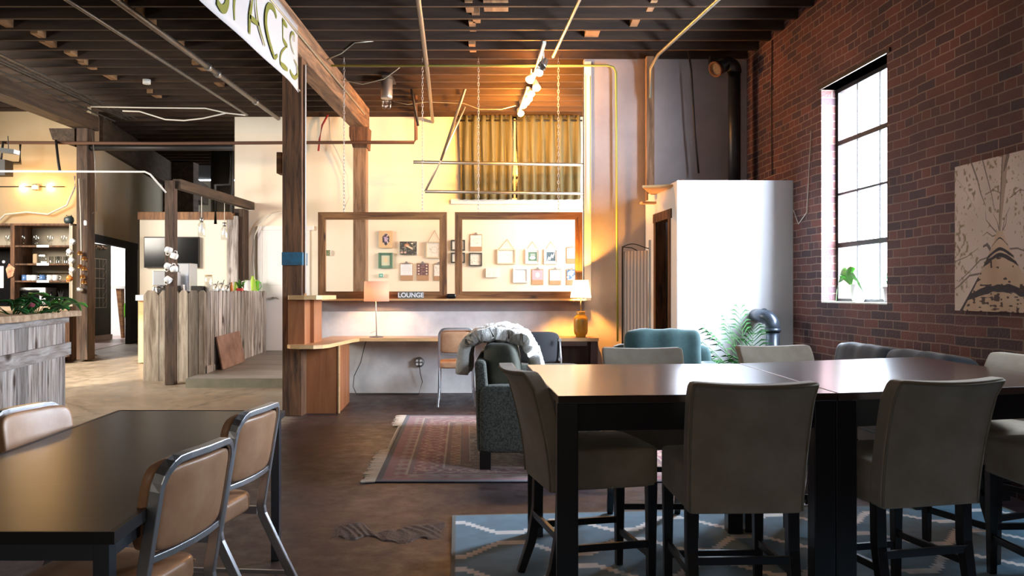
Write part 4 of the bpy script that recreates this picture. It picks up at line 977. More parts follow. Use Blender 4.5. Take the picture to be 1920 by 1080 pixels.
prof = [(.052,0),(.058,.01),(.058,.025),(.072,.035),(.082,.07),(.083,.20),(.078,.235),(.052,.262),(.046,.275),(.052,.30),(.048,.305)]
MB().lathe(prof, (lx2,Y2,DZ), 32).build('base', M['ochre'], t)
MB().tube([(lx2,Y2,DZ+.30),(lx2,Y2,DZ+.46)], .008, 8).build('stem', M['gold'], t)
shade(.088,.122,.205,(lx2,Y2,Z(558,Y2)),shademat('warm_shade', (1.0,.86,.62), 2.2),t)
MB().lathe([(.001,-.03),(.02,-.02),(.03,0),(.02,.03),(.001,.035)], (lx2,Y2,1.31), 12, cap=False).build('bulb', emis('bulb_glow2', (1,.75,.42), 25), t)
point('lamp_ceramic_light', (lx2,Y2,1.33), 520, (1,.40,.06), .03)
# ---- office chair ----
ox = X(1006,8.9); oy = 8.9
t = thing('office_chair', 'charcoal fabric office chair between the sofa and the desk', 'chair', (ox,oy,0))
MB().rbox((ox,oy-.22,.72), (.24,.04,.165), k=5, n=10, fn=lambda p: (p.x, p.y+.06*(p.x/.24)**2, p.z)).build('backrest', M['char'], t)
MB().rbox((ox+.03,oy+.03,.47), (.25,.24,.04), k=5, n=8).build('seat', M['char'], t)
for sx in (-1,1):
    MB().tube([(ox+sx*.235,oy-.20,.82),(ox+sx*.25,oy-.22,.60),(ox+sx*.25,oy-.20,.48),(ox+sx*.25,oy+.2,.44)], .012, 8).build('side_frame', M['alu'], t)
    MB().tube([(ox+sx*.25,oy+.2,.44),(ox+sx*.24,oy+.24,.01)], .012, 8).build('leg', M['alu'], t)
    MB().tube([(ox+sx*.25,oy-.20,.48),(ox+sx*.25,oy-.26,.01)], .012, 8).build('leg', M['alu'], t)
for sx, z in ((-1,.80),(1,.80),(1,.60)):
    MB().lathe([(.018,0),(.018,.02)], (ox+sx*.235, oy-.26, z), 10, rot=RX(math.pi/2)).build('bolt', M['alu'], t)
# ---- folding screen ----
ysn = 9.45; sxa, sxb = X(1167,ysn), X(1213,ysn)
t = thing('folding_screen', 'folding screen with pale pleated fabric in front of the storage room door', 'screen', ((sxa+sxb)/2,ysn,.03))
MB().tube([(sxa,ysn,.04),(sxa,ysn,Z(462,ysn))], .010, 6).tube([(sxb,ysn-.18,.03),(sxb,ysn-.18,Z(452,ysn))], .010, 6).build('upright', M['iron'], t)
cv = [(sxa+(sxb-sxa)*k/10, ysn-.18*k/10, Z(463,ysn)+.03*math.sin(k*math.pi/10*1.4)) for k in range(11)]
MB().tube(cv, .006, 6).tube([(sxa+.0,ysn,Z(463,ysn)),(sxa+.10,ysn-.06,Z(462,ysn)-.02),(sxa+.16,ysn-.09,Z(468,ysn)-.02)], .006, 6).build('top_rail', M['iron'], t)
MB().grid(60, 8, lambda i, j: (sxa+.012+(sxb-sxa-.03)*i, ysn-.18*i+.006*math.sin(i*46), .06+(Z(471,ysn)-.06)*j)).build('fabric', mk('peach_cloth', (.62,.50,.42), .9), t, solid=.002)
MB().box(sxb-.005, sxb+.012, ysn-.20, ysn-.185, .03, Z(452,ysn)).build('panel_edge', M['whitep'], t)
# ---- outlet and cord ----
ox_, oz_ = X(786,9.98), Z(679,9.98)
t = thing('wall_outlet', 'round metal outlet box with plugs low on the grey partition', 'outlet', (ox_,HY-.01,oz_-.07))
MB().lathe([(.06,0),(.062,.03),(.045,.045)], (ox_,HY,oz_), 20, rot=RX(math.pi/2)).build('box', M['pipe'], t)
for dx, dz in ((-.022,.02),(.022,.02),(-.022,-.022),(.022,-.022)): MB().lathe([(.016,0),(.014,.02)], (ox_+dx,HY-.045,oz_+dz), 10, rot=RX(math.pi/2)).build('socket', M['ceramic'], t)
pts = [P(688,634,9.96),P(682,655,9.96),P(676,680,9.96),P(664,705,9.96),P(662,725,9.96),(X(668,9.9),9.9,FZ(9.9)+.008),(X(700,9.9),9.9,FZ(9.9)+.008),(X(785,9.9),9.9,FZ(9.9)+.008),P(792,716,9.95),P(788,700,9.94),P(786,684,9.93)]
tag(MB().tube(pts, .005, 6).build('power_cord', M['cable']), 'black power cord looping under the desk to the wall outlet', 'cable')
# floor-standing small things on the sill: thermostat-like box behind the left frame handled with wall pictures
# ================= kitchen side =================
# ---- plank bar ----
BYF = 10.75; bz = FZ(BYF); BT = 1.31
bar_ = thing('plank_bar', 'bar counter clad in weathered barn boards with notched tops', 'bar counter', (X(325,BYF), 11.8, bz))
bxs = X(385,BYF)
edges = [268,298,321,335,353,372,385]
rb = random.Random(3)
def picket(x0, x1, top, notch=.05):
    xm = (x0+x1)/2; s_ = min(notch, (x1-x0)*.35)
    return [(x0,bz-.02),(x0,top-s_),(x0+s_*.8,top),(x1-s_*.8,top),(x1,top-s_),(x1,bz-.02)]
for k in range(6):
    xa_, xb_ = X(edges[k],BYF)+.004, X(edges[k+1],BYF)-.004
    MB().vprism(picket(xa_, xb_, BT+.015, .07), BYF, BYF+.022+.0*k).build('board', M['barnb'], bar_)
n = 17
for k in range(n):
    t0 = 10.78+(13.2-10.78)*k/n; t1 = 10.78+(13.2-10.78)*(k+1)/n-.008
    xw = lambda Y: bxs+(Y-BYF)*.028
    base = rz0+(t0-RY0)/(FY-RY0)*(rz1-rz0)-.02; top = BT+.01+rb.uniform(-.004,.008); s_ = .03; x_ = xw(t0)
    prof = [(t0,base),(t0,top-s_),(t0+s_,top),(t1-s_,top),(t1,top-s_),(t1,base)]
    m_ = MB(); vs = [(x_, y, z) for y, z in prof]+[(x_-.02, y, z) for y, z in prof]; q = len(prof)
    m_.add(vs, [tuple(range(q)), tuple(reversed(range(q,2*q)))]+[(i,q+i,q+(i+1)%q,(i+1)%q) for i in range(q)])
    m_.build('board', M['barn'], bar_)
MB().box(bxs+.0, bxs+.018, 10.76, 13.2, .2, .34).xf(None).build('skirting', M['barn'], bar_)
MB().box(X(268,BYF)+.01, bxs-.03, BYF+.03, 12.98, BT-.05, BT-.025).box(-4.36, bxs-.0, 12.98, 13.28, BT-.05, BT-.025).build('worktop', M['slab'], bar_)
MB().box(X(268,BYF)+.02, X(268,BYF)+.04, BYF+.03, 12.7, .15, BT-.05).build('end_panel', M['barnb'], bar_)
WT = BT-.025
# board leaning against the bar
m_ = MB(); a = Vector((-3.885,11.06,.262)); b_ = Vector((-3.865,11.93,.300)); up_ = Vector((-.085,-.0,.44)); th = Vector((.018,0,.004))
q = [a,b_,b_+up_,a+up_]; m_.add([tuple(p) for p in q]+[tuple(p+th) for p in q], [(0,3,2,1),(4,5,6,7),(0,1,5,4),(1,2,6,5),(2,3,7,6),(3,0,4,7)])
tag(m_.build('leaning_panel', mk('stained_panel', (.14,.065,.045), .6, c2=(.26,.15,.11), scale=5)), 'stained brown panel leaning against the side of the plank bar', 'panel')
# TV
tvx0, tvx1 = X(270,TY-.06), X(373,TY-.06)
t = thing('television', 'black flat television on the cream wall behind the bar', 'television', ((tvx0+tvx1)/2,TY-.04,Z(502,TY)))
MB().box(tvx0, tvx1, TY-.065, TY-.02, Z(502,TY-.06), Z(444,TY-.06)).build('casing', M['iron'], t, bevel=.004)
MB().box(tvx0+.012, tvx1-.012, TY-.068, TY-.065, Z(500,TY-.06), Z(446,TY-.06)).build('screen', M['tv'], t)
# items on the bar; Y a little inside the edge
def onbar(px, Y=11.2): return X(px, Y)
def vessel(name, label, cat, px, Y, prof, mat, extra=None, group=None, n=18):
    Y = min(13.12, 4.09*F/(960-px)); x = min(X(px, Y), -4.07); t = thing(name, label, cat, (x, Y, WT), 0, group)
    MB().lathe(prof, (x,Y,WT), n).build('body', mat, t)
    if extra: extra(t, x, Y)
    return t
Yb_ = 11.6
def S(px): return px/F*Yb_
vessel('storage_jar','tall glass storage jar with cork lid on the bar','jar',391,Yb_,[(.05,0),(.055,.01),(.055,.20),(.045,.23)],M['jar'],lambda t,x,Y: (MB().lathe([(.047,.005),(.048,.15)],(x,Y,WT),16).build('contents',mk('oats',(.50,.40,.28),.9,c2=(.75,.70,.62),scale=4),t), MB().lathe([(.048,.23),(.048,.25)],(x,Y,WT),16).build('lid',M['cork'],t)))
for px, s_, lb_ in ((404,.9,'squat glass jar with spoon next to the tall jar'),(415,1.0,'wide glass jar on a wooden coaster on the bar'),(426,.8,'small glass jar right of the wide jar')):
    vessel('glass_jar',lb_,'jar',px,Yb_,[(.045*s_,0),(.05*s_,.02),(.05*s_,.10*s_),(.035*s_,.13*s_)],M['jar'],lambda t,x,Y,s_=s_:(MB().lathe([(.04*s_,.005),(.042*s_,.07*s_)],(x,Y,WT),14).build('contents',M['ceramic'],t),MB().lathe([(.037*s_,.13*s_),(.037*s_,.15*s_)],(x,Y,WT),14).build('lid',M['metal'],t),MB().tube([(x,Y,WT+.08*s_),(x+.04,Y,WT+.19*s_)],.005,6).build('spoon',M['iron'],t)),'glass jars on the bar')
vessel('bottle','orange topped bottle on the bar','bottle',434,Yb_,[(.022,0),(.022,.10),(.012,.13),(.012,.16)],M['orange'])
vessel('bottle','pale green bottle on the bar beside the red planter','bottle',442,Yb_,[(.026,0),(.028,.09),(.02,.15),(.012,.17)],M['lime'])
Yb_ = 12.35; x = X(450,Yb_-.1); t = thing('red_planter','small red cube planter with leafy sprout on the bar','plant',(x,Yb_-.1,WT))
MB().box(x-.04,x+.04,Yb_-.14,Yb_-.06,WT,WT+.075).build('pot',M['red'],t,bevel=.004)
lf = MB()
for k in range(9):
    az = k*2.4; L_ = .09+.03*(k % 3)
    lf.grid(3,6,lambda i,j,az=az,L_=L_: (x+math.cos(az)*L_*j*.8+(i-.5)*.035*math.sin(math.pi*min(1,j+.02))*-math.sin(az), Yb_-.1+math.sin(az)*L_*j*.5+(i-.5)*.03*math.cos(az), WT+.07+L_*1.25*j-.05*j*j+(i-.5)*.01))
lf.build('leaves',M['leaf'],t,solid=.001)
def can_spout(t,x,Y,mat,side,h):
    MB().tube([(x+side*.04,Y,WT+h*.35),(x+side*.085,Y,WT+h*.75),(x+side*.10,Y,WT+h*1.02)],.007,6).build('spout',mat,t)
def can_handle(t,x,Y,mat,side,h,r=.045):
    MB().tube([(x+side*.03,Y,WT+h*.95),(x+side*.085,Y,WT+h*.90),(x+side*.095,Y,WT+h*.55),(x+side*.05,Y,WT+h*.25)],.006,6).build('handle',mat,t)
vessel('watering_can','white enamel watering can behind the yellow green one','watering can',464,Yb_+.15,[(.055,0),(.055,.01),(.045,.19),(.05,.20)],M['whitep'],lambda t,x,Y:(can_handle(t,x,Y,M['whitep'],-1,.2),))
vessel('watering_can','tall cone shaped yellow green watering can on the bar','watering can',474,Yb_,[(.072,0),(.07,.02),(.035,.20),(.022,.24),(.024,.27)],M['lime'],lambda t,x,Y:(can_handle(t,x,Y,M['lime'],1,.22),))
vessel('pitcher','bright green plastic pitcher at the right end of the bar','pitcher',488,Yb_,[(.045,0),(.048,.01),(.062,.18),(.065,.19)],M['green2'],lambda t,x,Y:(can_handle(t,x,Y,M['green2'],1,.19),))
Yb_ = 11.1; x = X(373,Yb_); t = tag(MB().box(x-.075,x+.075,Yb_-.1,Yb_+.1,WT,WT+.10).build('black_box',M['iron'],bevel=.01),'low black appliance on the bar left of the tall jar','appliance')
x = X(347,11.6); t = thing('coffee_grinder','tall stainless coffee machine on the bar, right of the arch upright','coffee machine',(x,11.6,WT))
MB().box(x-.10,x+.10,11.5,11.8,WT+.02,WT+.42).build('housing',M['alu'],t,bevel=.01); MB().box(x-.102,x-.06,11.485,11.5,WT+.02,WT+.40).build('side_strip',M['iron'],t); MB().box(x-.11,x+.11,11.45,11.8,WT,WT+.02).build('base',M['iron'],t)
MB().box(x-.03,x+.05,11.4,11.47,WT+.02,WT+.12).build('cup',M['ceramic'],t)
x = X(303,11.1)+.02; t = thing('espresso_machine','black and steel espresso machine on the bar left of the arch upright','coffee machine',(x,11.1,WT))
MB().box(x-.10,x+.12,11.0,11.4,WT+.10,WT+.30).build('housing',M['alu'],t,bevel=.012); MB().box(x-.10,x+.12,11.15,11.4,WT,WT+.1).build('base',M['iron'],t,bevel=.006)
MB().lathe([(.035,.0),(.035,.03)],(x,11.04,WT+.07),14).build('group_head',M['metal'],t); MB().tube([(x,11.02,WT+.085),(x-.03,10.92,WT+.08)],.01,8).build('handle',M['iron'],t)
x = X(303,11.3); t = thing('milk_jug','small steel jug on the front edge of the bar','jug',(X(290,10.9),10.9,WT)); x = X(290,10.9)
MB().lathe([(.04,0),(.042,.02),(.03,.07),(.033,.09)],(x,10.9,WT),16).build('body',M['metal'],t); MB().tube([(x+.03,10.9,WT+.08),(x+.065,10.9,WT+.06),(x+.035,10.9,WT+.02)],.005,6).build('handle',M['metal'],t)
# mugs hanging on the arch upright
mug0 = None
def make_mug(label, loc, mat, group, r=.04, h=.085, rot=None, name='mug'):
    t = thing(name, label, 'mug', loc, 0, group)
    m_ = MB().lathe([(r*.85,0),(r,.01),(r,h),(r*.92,h),(r*.9,.012),(.001,.01)], (0,0,0), 16, cap=False)
    m_.lathe([(.001,0),(r*.85,0)],(0,0,0),16,cap=False).build('body', mat, t, local=True)
    MB().tube([(r*.95,0,h*.82),(r*1.65,0,h*.72),(r*1.65,0,h*.35),(r*.95,0,h*.2)], .006, 6, up=(0,1,0)).build('handle', mat, t, local=True)
    return t
Ym = PY-.28
for i, (px, py, tilt, lb_) in enumerate(((311,467,1.9,'white mug hung highest on the arch upright'),(332,482,1.2,'white mug hung right of the arch upright, above the coffee machine'),(310,497,2.0,'white mug tipped on its side halfway down the arch upright'),(332,504,1.6,'lowest white mug on the right of the arch upright'),(311,521,2.2,'lowest white mug on the left of the arch upright'))):
    m_ = make_mug(lb_, P(px,py,Ym), M['ceramic'], 'white mugs hung on the arch upright', r=.040, h=.075)
    m_.rotation_euler = (0, tilt*(1 if px < 325 else -1), 0)
# pendants under the arch rail
for px, yt, yb2, lb_ in ((378,372,444,'glass jar pendant lamp nearer the arch upright'),(421,384,450,'glass jar pendant lamp nearer the far wall')):
    Yp = 11.4 if px < 400 else 12.3; x = X(px,Yp); z0_ = Z(yb2,Yp); t = thing('jar_pendant', lb_, 'pendant lamp', (x,Yp,2.62), 0, 'jar pendants over the bar')
    MB().tube([(x,Yp,2.64),(x,Yp,z0_+.25)], .005, 5).build('cord', M['wcable'], t)
    MB().lathe([(.022,.20),(.03,.26)], (x,Yp,z0_), 12).build('lid', M['metal'], t)
    MB().lathe([(.045,0),(.05,.01),(.05,.16),(.03,.20)], (x,Yp,z0_), 16, cap=False).build('jar', M['jar'], t)
    MB().lathe([(.001,.06),(.02,.08),(.022,.12),(.012,.18)], (x,Yp,z0_), 12, cap=False).build('bulb', M['ceramic'], t)
# small white cabinet end left of the bar
x = X(263,12.1); t = thing('side_cabinet','narrow cream cabinet end with white top left of the plank bar','cabinet',(x,12.3,.27))
MB().box(X(259,12.1), X(275,12.1), 12.1, 12.6, .27, 1.18).build('body', M['plyedge'], t); MB().box(X(257,12.1), X(277,12.1), 12.05, 12.62, 1.18, 1.26).build('top', M['white'], t)

# ---- kitchen island (left foreground counter) ----
ang = math.atan2(.244,1)      # runs towards the camera and slightly right
IS = thing('kitchen_island', 'weathered board kitchen island with live edge wooden top at the left', 'counter', (-4.27,7.9,0), ang)
# local: -y towards the camera, +x outward (right)
for k in range(14):
    y1 = -.27*k; y0 = y1-.262
    MB().box(-.03, 0, y0, y1, .0, 1.055).build('board', M['barn'], IS, local=True, bevel=.003)
MB().box(0, .03, -3.9, .09, .70, .82).build('rail', M['barnx'], IS, local=True, bevel=.004)
MB().box(0, .022, -3.9, .05, 1.01, 1.065).build('rail', M['barnx'], IS, local=True, bevel=.003)
MB().box(-.80, -.02, -.03, 0.0, 0, 1.05).build('end_panel', M['barn'], IS, local=True)
ts = MB(); n = 30; top = []
for k in range(n+1):
    y = -3.9+4.05*k/n; top.append((.09+.018*math.sin(y*3.1)+.012*math.sin(y*7.7), y))
ts.prism(top+[(-.85,.15),(-.85,-3.9)], 1.068, 1.122).build('slab_top', M['slab'], IS, local=True, bevel=.006)
# plants lying on the island
def leafy(name, label, cx, cy, cz, n, spread, size, seed, mat, flower=None):
    rr = random.Random(seed); t = thing(name, label, 'plant', (cx,cy,cz)); m_ = MB(); s_ = MB()
    for k in range(n):
        az = rr.uniform(0,6.28); d_ = rr.uniform(.1,1)*spread; bx = cx+math.cos(az)*d_*1.3; by = cy+math.sin(az)*d_; h = rr.uniform(.02,.13); L_ = size*rr.uniform(.7,1.2); a2 = az+rr.uniform(-1,1)
        s_.tube([(cx+math.cos(az)*d_*.3,cy+math.sin(az)*d_*.3,cz),(bx,by,cz+h)], .003, 4)
        tl = rr.uniform(-.2,.9)
        m_.grid(4,6,lambda i,j: (bx+math.cos(a2)*L_*j-math.sin(a2)*(i-.5)*L_*.75*math.sin(math.pi*min(1,j*.94+.06))**.8, by+math.sin(a2)*L_*j+math.cos(a2)*(i-.5)*L_*.75*math.sin(math.pi*min(1,j*.94+.06))**.8, cz+h+L_*tl*j-.6*L_*j*j+abs(i-.5)*.03))
    m_.build('leaves', mat, t, solid=.001); s_.build('stems', M['leafd'], t)
    if flower: MB().rbox(flower, (.03,.03,.035), k=2, n=5).build('flower', mk('pink_petal', (.75,.16,.24), .6), t)
    return t
it = 1.122
leafy('trailing_plant','dark green trailing plant on the left of the island top', X(18,6.6), 6.65, it, 16, .13, .10, 1, M['leafd'])
leafy('flowering_plant','leafy plant with pink flower on the island top', X(62,6.9), 6.95, it, 18, .16, .13, 2, M['leafd'], (X(59,6.9),6.9,Z(569,6.9)))
leafy('leafy_cutting','bright green leafy cutting near the end of the island', X(100,7.2), 7.25, it, 7, .07, .17, 5, M['leaf'])

# ---- kitchen back counter and shelving ----
KY = 12.35; kz = FZ(KY)
kx1 = X(136,KY)
t = thing('back_counter', 'dark wooden back counter of the kitchen under the shelves', 'counter', (kx1-1.2,KY+.2,kz))
MB().box(kx1-2.6, kx1-.02, KY-.05, KY+.50, kz-.01, 1.02).build('cabinet', M['post'], t); MB().box(kx1-2.6, kx1, KY-.09, KY+.50, 1.02, 1.09).build('worktop', M['slab'], t)
t = thing('kitchen_shelf', 'beige open shelving of glasses and mugs on the kitchen wall', 'shelf', (kx1-1.2,KY+.5,1.09))
kx0 = X(-60,KY); kd = X(24,KY); kt = Z(419,KY); b1 = KY+.45
shm = mk('shelf_beige', (.42,.35,.25), .7, c2=(.52,.44,.33), scale=3); shd = M['post']
MB().box(kx0, kx1, b1, b1+.02, 1.6, kt).build('back_panel', shm, t)
MB().box(kx0, kx1-.0, KY, b1, kt-.03, kt).build('top_board', shd, t)
MB().box(kx1-.05, kx1, KY, b1, 1.09, kt).build('side_board', shm, t); MB().box(kd-.03, kd+.03, KY-.01, b1, 1.09, kt-.03).build('divider', shd, t)
shz = [Z(460,KY), Z(494,KY), Z(526,KY)]
for z in shz: MB().box(kd+.03, kx1-.05, KY, b1, z-.025, z).build('shelf_board', shd, t)
for z in (shz[0],): MB().box(kx0, kd-.03, KY, b1, z-.025, z).build('shelf_board', shd, t)
for z in shz: MB().box(X(69,KY), X(92,KY), KY-.006, KY, z-.03, z+.005).build('shelf_label', M['paper'], t)
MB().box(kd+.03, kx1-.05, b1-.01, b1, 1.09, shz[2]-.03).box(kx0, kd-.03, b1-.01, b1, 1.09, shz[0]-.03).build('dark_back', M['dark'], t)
# glasses on the top shelf, three shapes
gl = thing('drinking_glass', '', 'glass', (0,0,0)); MB().lathe([(.028,0),(.034,.11),(.032,.11),(.026,.006),(.001,.005)], (0,0,0), 12, cap=False).build('bowl', M['jar'], gl, local=True)
wg = thing('wine_glass', '', 'glass', (0,0,0)); MB().lathe([(.03,0),(.005,.006),(.004,.06),(.02,.075),(.032,.11),(.028,.15)], (0,0,0), 12, cap=False).build('bowl', M['jar'], wg, local=True)
rg = random.Random(5); k_ = 0
pos = [(kd+.10+.105*i, KY+.10+.12*(i % 2)) for i in range(8)]
for i, (x, y) in enumerate(pos[:8]):
    lb_ = 'stemmed glass among the clear glasses on the top kitchen shelf'
    o = wg if i == 0 else dup(wg); o.location = (x, y, shz[0]); o['label'] = lb_; o['group'] = 'stemmed glasses on the top shelf'
for i, x in enumerate([X(4,KY)+.0, X(9,KY), X(14,KY)]):
    o = dup(wg); o.location = (x, KY+.12, shz[0]); o['label'] = 'stemmed glass on the shelf left of the divider'; o['group'] = 'stemmed glasses left of the divider'
for i in range(6):
    o = gl if i == 0 else dup(gl); o.location = (kd+.52+.062*i, KY+.1+.05*(i % 2), shz[1]); o['label'] = 'clear tumbler at the right of the middle kitchen shelf'; o['group'] = 'tumblers on the middle shelf'
for px, w_, mt, lb_, nm in ((66,.035,M['cork'],'small brown framed card on the middle shelf','picture_frame'),(79,.065,M['jar'],'glass drinks dispenser on the middle shelf','glass_jar')):
    x = X(px,KY+.1); tag(MB().rbox((x,KY+.12,shz[1]+.075), (w_*.95,.03,.075), k=8, n=5).build(nm, mt), lb_, 'frame' if nm == 'picture_frame' else 'jar')
for i, (px, mt, lb_) in enumerate(((47,M['mugblue'],'blue patterned mug at the left of the lowest kitchen shelf'),(56,M['ceramic'],'white mug left of the middle of the lowest kitchen shelf'),(65,M['ceramic'],'white mug beside the dark blue mug on the lowest kitchen shelf'),(80,M['mugblue'],'dark blue mug in the middle of the lowest kitchen shelf'),(94,M['ceramic'],'white mug right of the middle of the lowest kitchen shelf'),(105,M['ceramic'],'white mug at the right of the lowest kitchen shelf'))):
    make_mug(lb_, (X(px,KY+.12),KY+.12,shz[2]), mt, 'mugs on the lowest shelf', r=.045, h=.085)
# toaster oven and boards
Yt = KY+.12; x0_, x1_t = X(35,Yt), X(86,Yt); z0_ = 1.09; z1_ = Z(539,Yt)
t = thing('toaster_oven', 'steel toaster oven on the kitchen back counter', 'oven', ((x0_+x1_t)/2,Yt+.15,z0_))
MB().box(x0_, x1_t, Yt, Yt+.3, z0_+.02, z1_).build('housing', M['alu'], t, bevel=.012); od = MB().box(x0_+.02, x1_t-.10, Yt-.006, Yt+.001, z0_+.05, z1_-.05).build('door', M['tv'], t)
MB().tube([(x0_+.03,Yt-.03,z1_-.035),(x1_t-.11,Yt-.03,z1_-.035)], .007, 8).build('handle', M['metal'], od)
for k in range(4): MB().lathe([(.016,0),(.015,.02)], (x1_t-.045,Yt,z0_+.05+.052*k), 12, rot=RX(math.pi/2)).build('knob', M['metal'], t)
tag(MB().obox((X(20,Yt),Yt+.08,1.09+.125), (.10,.01,.125), RX(-.15)).build('cutting_board', M['board']), 'pale wooden cutting board leaning left of the toaster oven', 'cutting board')
x = X(114,KY+.1); t = thing('steel_canister','steel canister of utensils right of the toaster oven','canister',(x,KY+.1,1.09))
MB().lathe([(.035,0),(.035,.13)], (x,KY+.1,1.09), 14).build('body', M['metal'], t)
for k in range(5): MB().tube([(x,KY+.1,1.15),(x+.03*(k-2)*.7,KY+.1,1.32-.02*(k % 2))], .006, 5).build('utensil', M['iron'], t)
for px, h, lb_ in ((96,.22,'dark bottle right of the toaster oven'),(104,.17,'short dark bottle beside the steel canister')):
    x = X(px,KY+.15); tag(MB().lathe([(.03,0),(.032,h*.6),(.012,h*.8),(.012,h)], (x,KY+.15,1.09), 12).build('bottle', M['tv']), lb_, 'bottle')
tag(MB().box(kx0, kd-.035, KY-.012, KY+.02, 1.09, Z(487,KY)).build('pin_board', M['tv']), 'black board behind the paper notice at the left edge of the kitchen', 'board')
tag(MB().box(X(-5,KY), X(8,KY), KY-.02, KY-.012, Z(540,KY), Z(499,KY)).build('notice_paper', M['paper']), 'white paper notice pinned left of the shelf divider', 'notice')
tag(MB().lathe([(.025,0),(.02,.012)], (X(8,KY),KY-.01,Z(491,KY)), 12, rot=RX(math.pi/2)).build('white_knob', M['ceramic']), 'round white magnet above the paper notice', 'magnet')
tag(MB().vprism([(X(13,KY),Z(505,KY)),(X(19,KY),Z(494,KY)),(X(30,KY),Z(503,KY)),(X(26,KY),Z(518,KY)),(X(17,KY),Z(522,KY))], KY-.03, KY-.015).build('oven_mitt', mk('patterned_cloth', (.35,.07,.05), .9, c2=(.62,.45,.25), scale=14)), 'red and yellow patterned pot holder hanging on the shelf divider', 'pot holder')
# dark pot on the shelf's top
x = X(126,KY+.1); t = thing('cast_pot','round dark cat shaped pot on top of the kitchen shelving','pot',(x,KY+.1,kt))
MB().rbox((x,KY+.15,kt+.065), (.07,.06,.065), k=2.4, n=8).build('body', mk('teal_black_glaze', (.03,.05,.055), .4), t)
for s_ in (-1,1): MB().lathe([(.016,0),(.001,.03)], (x+s_*.035,KY+.15,kt+.115), 8).build('ear', M['iron'], t)
# cups and pots strung at the shelf's edge, bells on the post
xs0 = X(131,KY-.12); Ys0 = KY-.12
tag(MB().tube([(xs0,Ys0,kt-.01),(xs0+.005,Ys0,Z(560,Ys0))], .005, 5).tube([(xs0,Ys0,kt-.02),(xs0,KY+.02,kt-.02)], .005, 5).build('cup_string', M['wcable']), 'pale cord of hanging cups at the edge of the kitchen shelving', 'cord')
for px, py, mt, lb_ in ((133,450,M['ceramic'],'white cup highest on the cord at the shelf edge'),(127,469,M['ceramic'],'large white cup second on the cord at the shelf edge'),(131,485,M['ceramic'],'white cup with orange glow third on the cord'),(132,503,M['ceramic'],'pale cup fourth on the cord at the shelf edge'),(127,519,M['orange'],'orange cup low on the cord at the shelf edge')):
    m_ = make_mug(lb_, P(px,py,Ys0), mt, 'cups hung on the cord', r=.038, h=.07); m_.rotation_euler = (0,2.2,0)
Yp_ = 12.16
tag(MB().tube([P(148,335,Yp_),P(151,400,Yp_),P(152,470,Yp_),P(151,545,Yp_)], .006, 5).build('post_cable', M['wcable']), 'white cable running down the kitchen post past the bells', 'cable')
for px, py, lb_ in ((150,474,'topmost copper bell on the kitchen post'),(158,484,'copper bell second from the top on the kitchen post'),(150,499,'copper bell halfway down the kitchen post, left'),(158,503,'copper bell halfway down the kitchen post, right'),(155,518,'copper bell second from the bottom on the kitchen post'),(157,528,'lowest copper bell on the kitchen post')):
    tag(MB().lathe([(.012,.06),(.03,.045),(.036,.01),(.045,0)], P(px,py+4,Yp_), 14).build('bell', M['brass']), lb_, 'bell', 'copper bells on the kitchen post')
tag(MB().rbox(P(150,543,Yp_), (.04,.035,.03), k=5, n=5).tube([(P(151,540,Yp_)[0],12.1,P(151,540,Yp_)[2]),(P(151,540,Yp_)[0],12.23,P(151,540,Yp_)[2])], .006, 6).tube([P(143,540,Yp_),P(152,539,Yp_)], .008, 6).build('can', M['metal']), 'small metal tin hanging below the bells', 'tin')
tag(MB().rbox(P(160,418,12.205), (.02,.02,.04), k=4, n=5).build('switch', M['ceramic']), 'white switch on the kitchen post above the doorway', 'switch')

# ---- things seen through the doorway ----
# chalkboard partition
cb = thing('chalkboard_wall','black chalkboard panel with a chalk grid beyond the doorway','chalkboard',(-8.1,15.6,.36))
ca = Vector((X(150,15.4),15.4,0)); cb2 = Vector((X(208,16.6),16.6,0))
dcb = (cb2-ca); Lc = dcb.length; dn_ = dcb.normalized(); nn = Vector((dn_.y,-dn_.x,0))
q0 = Z(457,16.0); 
MB().prism([(ca.x,ca.y),(cb2.x,cb2.y),(cb2.x-nn.x*.08,cb2.y-nn.y*.08),(ca.x-nn.x*.08,ca.y-nn.y*.08)], .36, q0).build('panel', M['chalk'], cb)
MB().prism([(ca.x+nn.x*.03,ca.y+nn.y*.03),(cb2.x+nn.x*.03,cb2.y+nn.y*.03),(cb2.x,cb2.y),(ca.x,ca.y)], .36, .46).build('skirting', M['slabfloor'], cb)
cl = MB()
def cline(a, b_, wd=.012):
    p = ca+dn_*a[0]*Lc+nn*.004; q = ca+dn_*b_[0]*Lc+nn*.004
    cl.bar([(p.x,p.y,a[1]),(q.x,q.y,b_[1])], .002 if a[0] != b_[0] else wd, wd if a[0] != b_[0] else .002, up=(0,0,1) if a[0] != b_[0] else (nn.x,nn.y,0))
zt_, zb_ = Z(485,16), Z(577,16)
for k in range(6): cline((.30,zt_+(zb_-zt_)*k/5), (.84 if k in (0,5) else .78,zt_+(zb_-zt_)*k/5))
for k in range(5): cline((.36+.12*k,zt_), (.36+.12*k,zb_))
for k in range(5): cline((.72,zt_+(zb_-zt_)*(k+.9)/5), (.84,zt_+(zb_-zt_)*(k+.1)/5), .007)
cl.build('chalk_grid', mk('chalk_line', (.42,.36,.33), .9), cb)
sc = MB()
for k in range(9):
    a_ = .34+.055*k; z = Z(464,16)+.02*math.sin(k*2.3); p = ca+dn_*a_*Lc+nn*.005
    sc.tube([(p.x,p.y,z-.03),(p.x+.01,p.y,z+.03),(p.x+.03,p.y,z-.01),(p.x+.045,p.y,z+.02)], .006, 4)
sc.build('chalk_writing', mk('orange_chalk', (.5,.28,.16), .9), cb)
x, y = X(232,17.2), 17.2; t = thing('high_table','wooden high table in the bright room beyond the doorway','table',(x,y,.356))
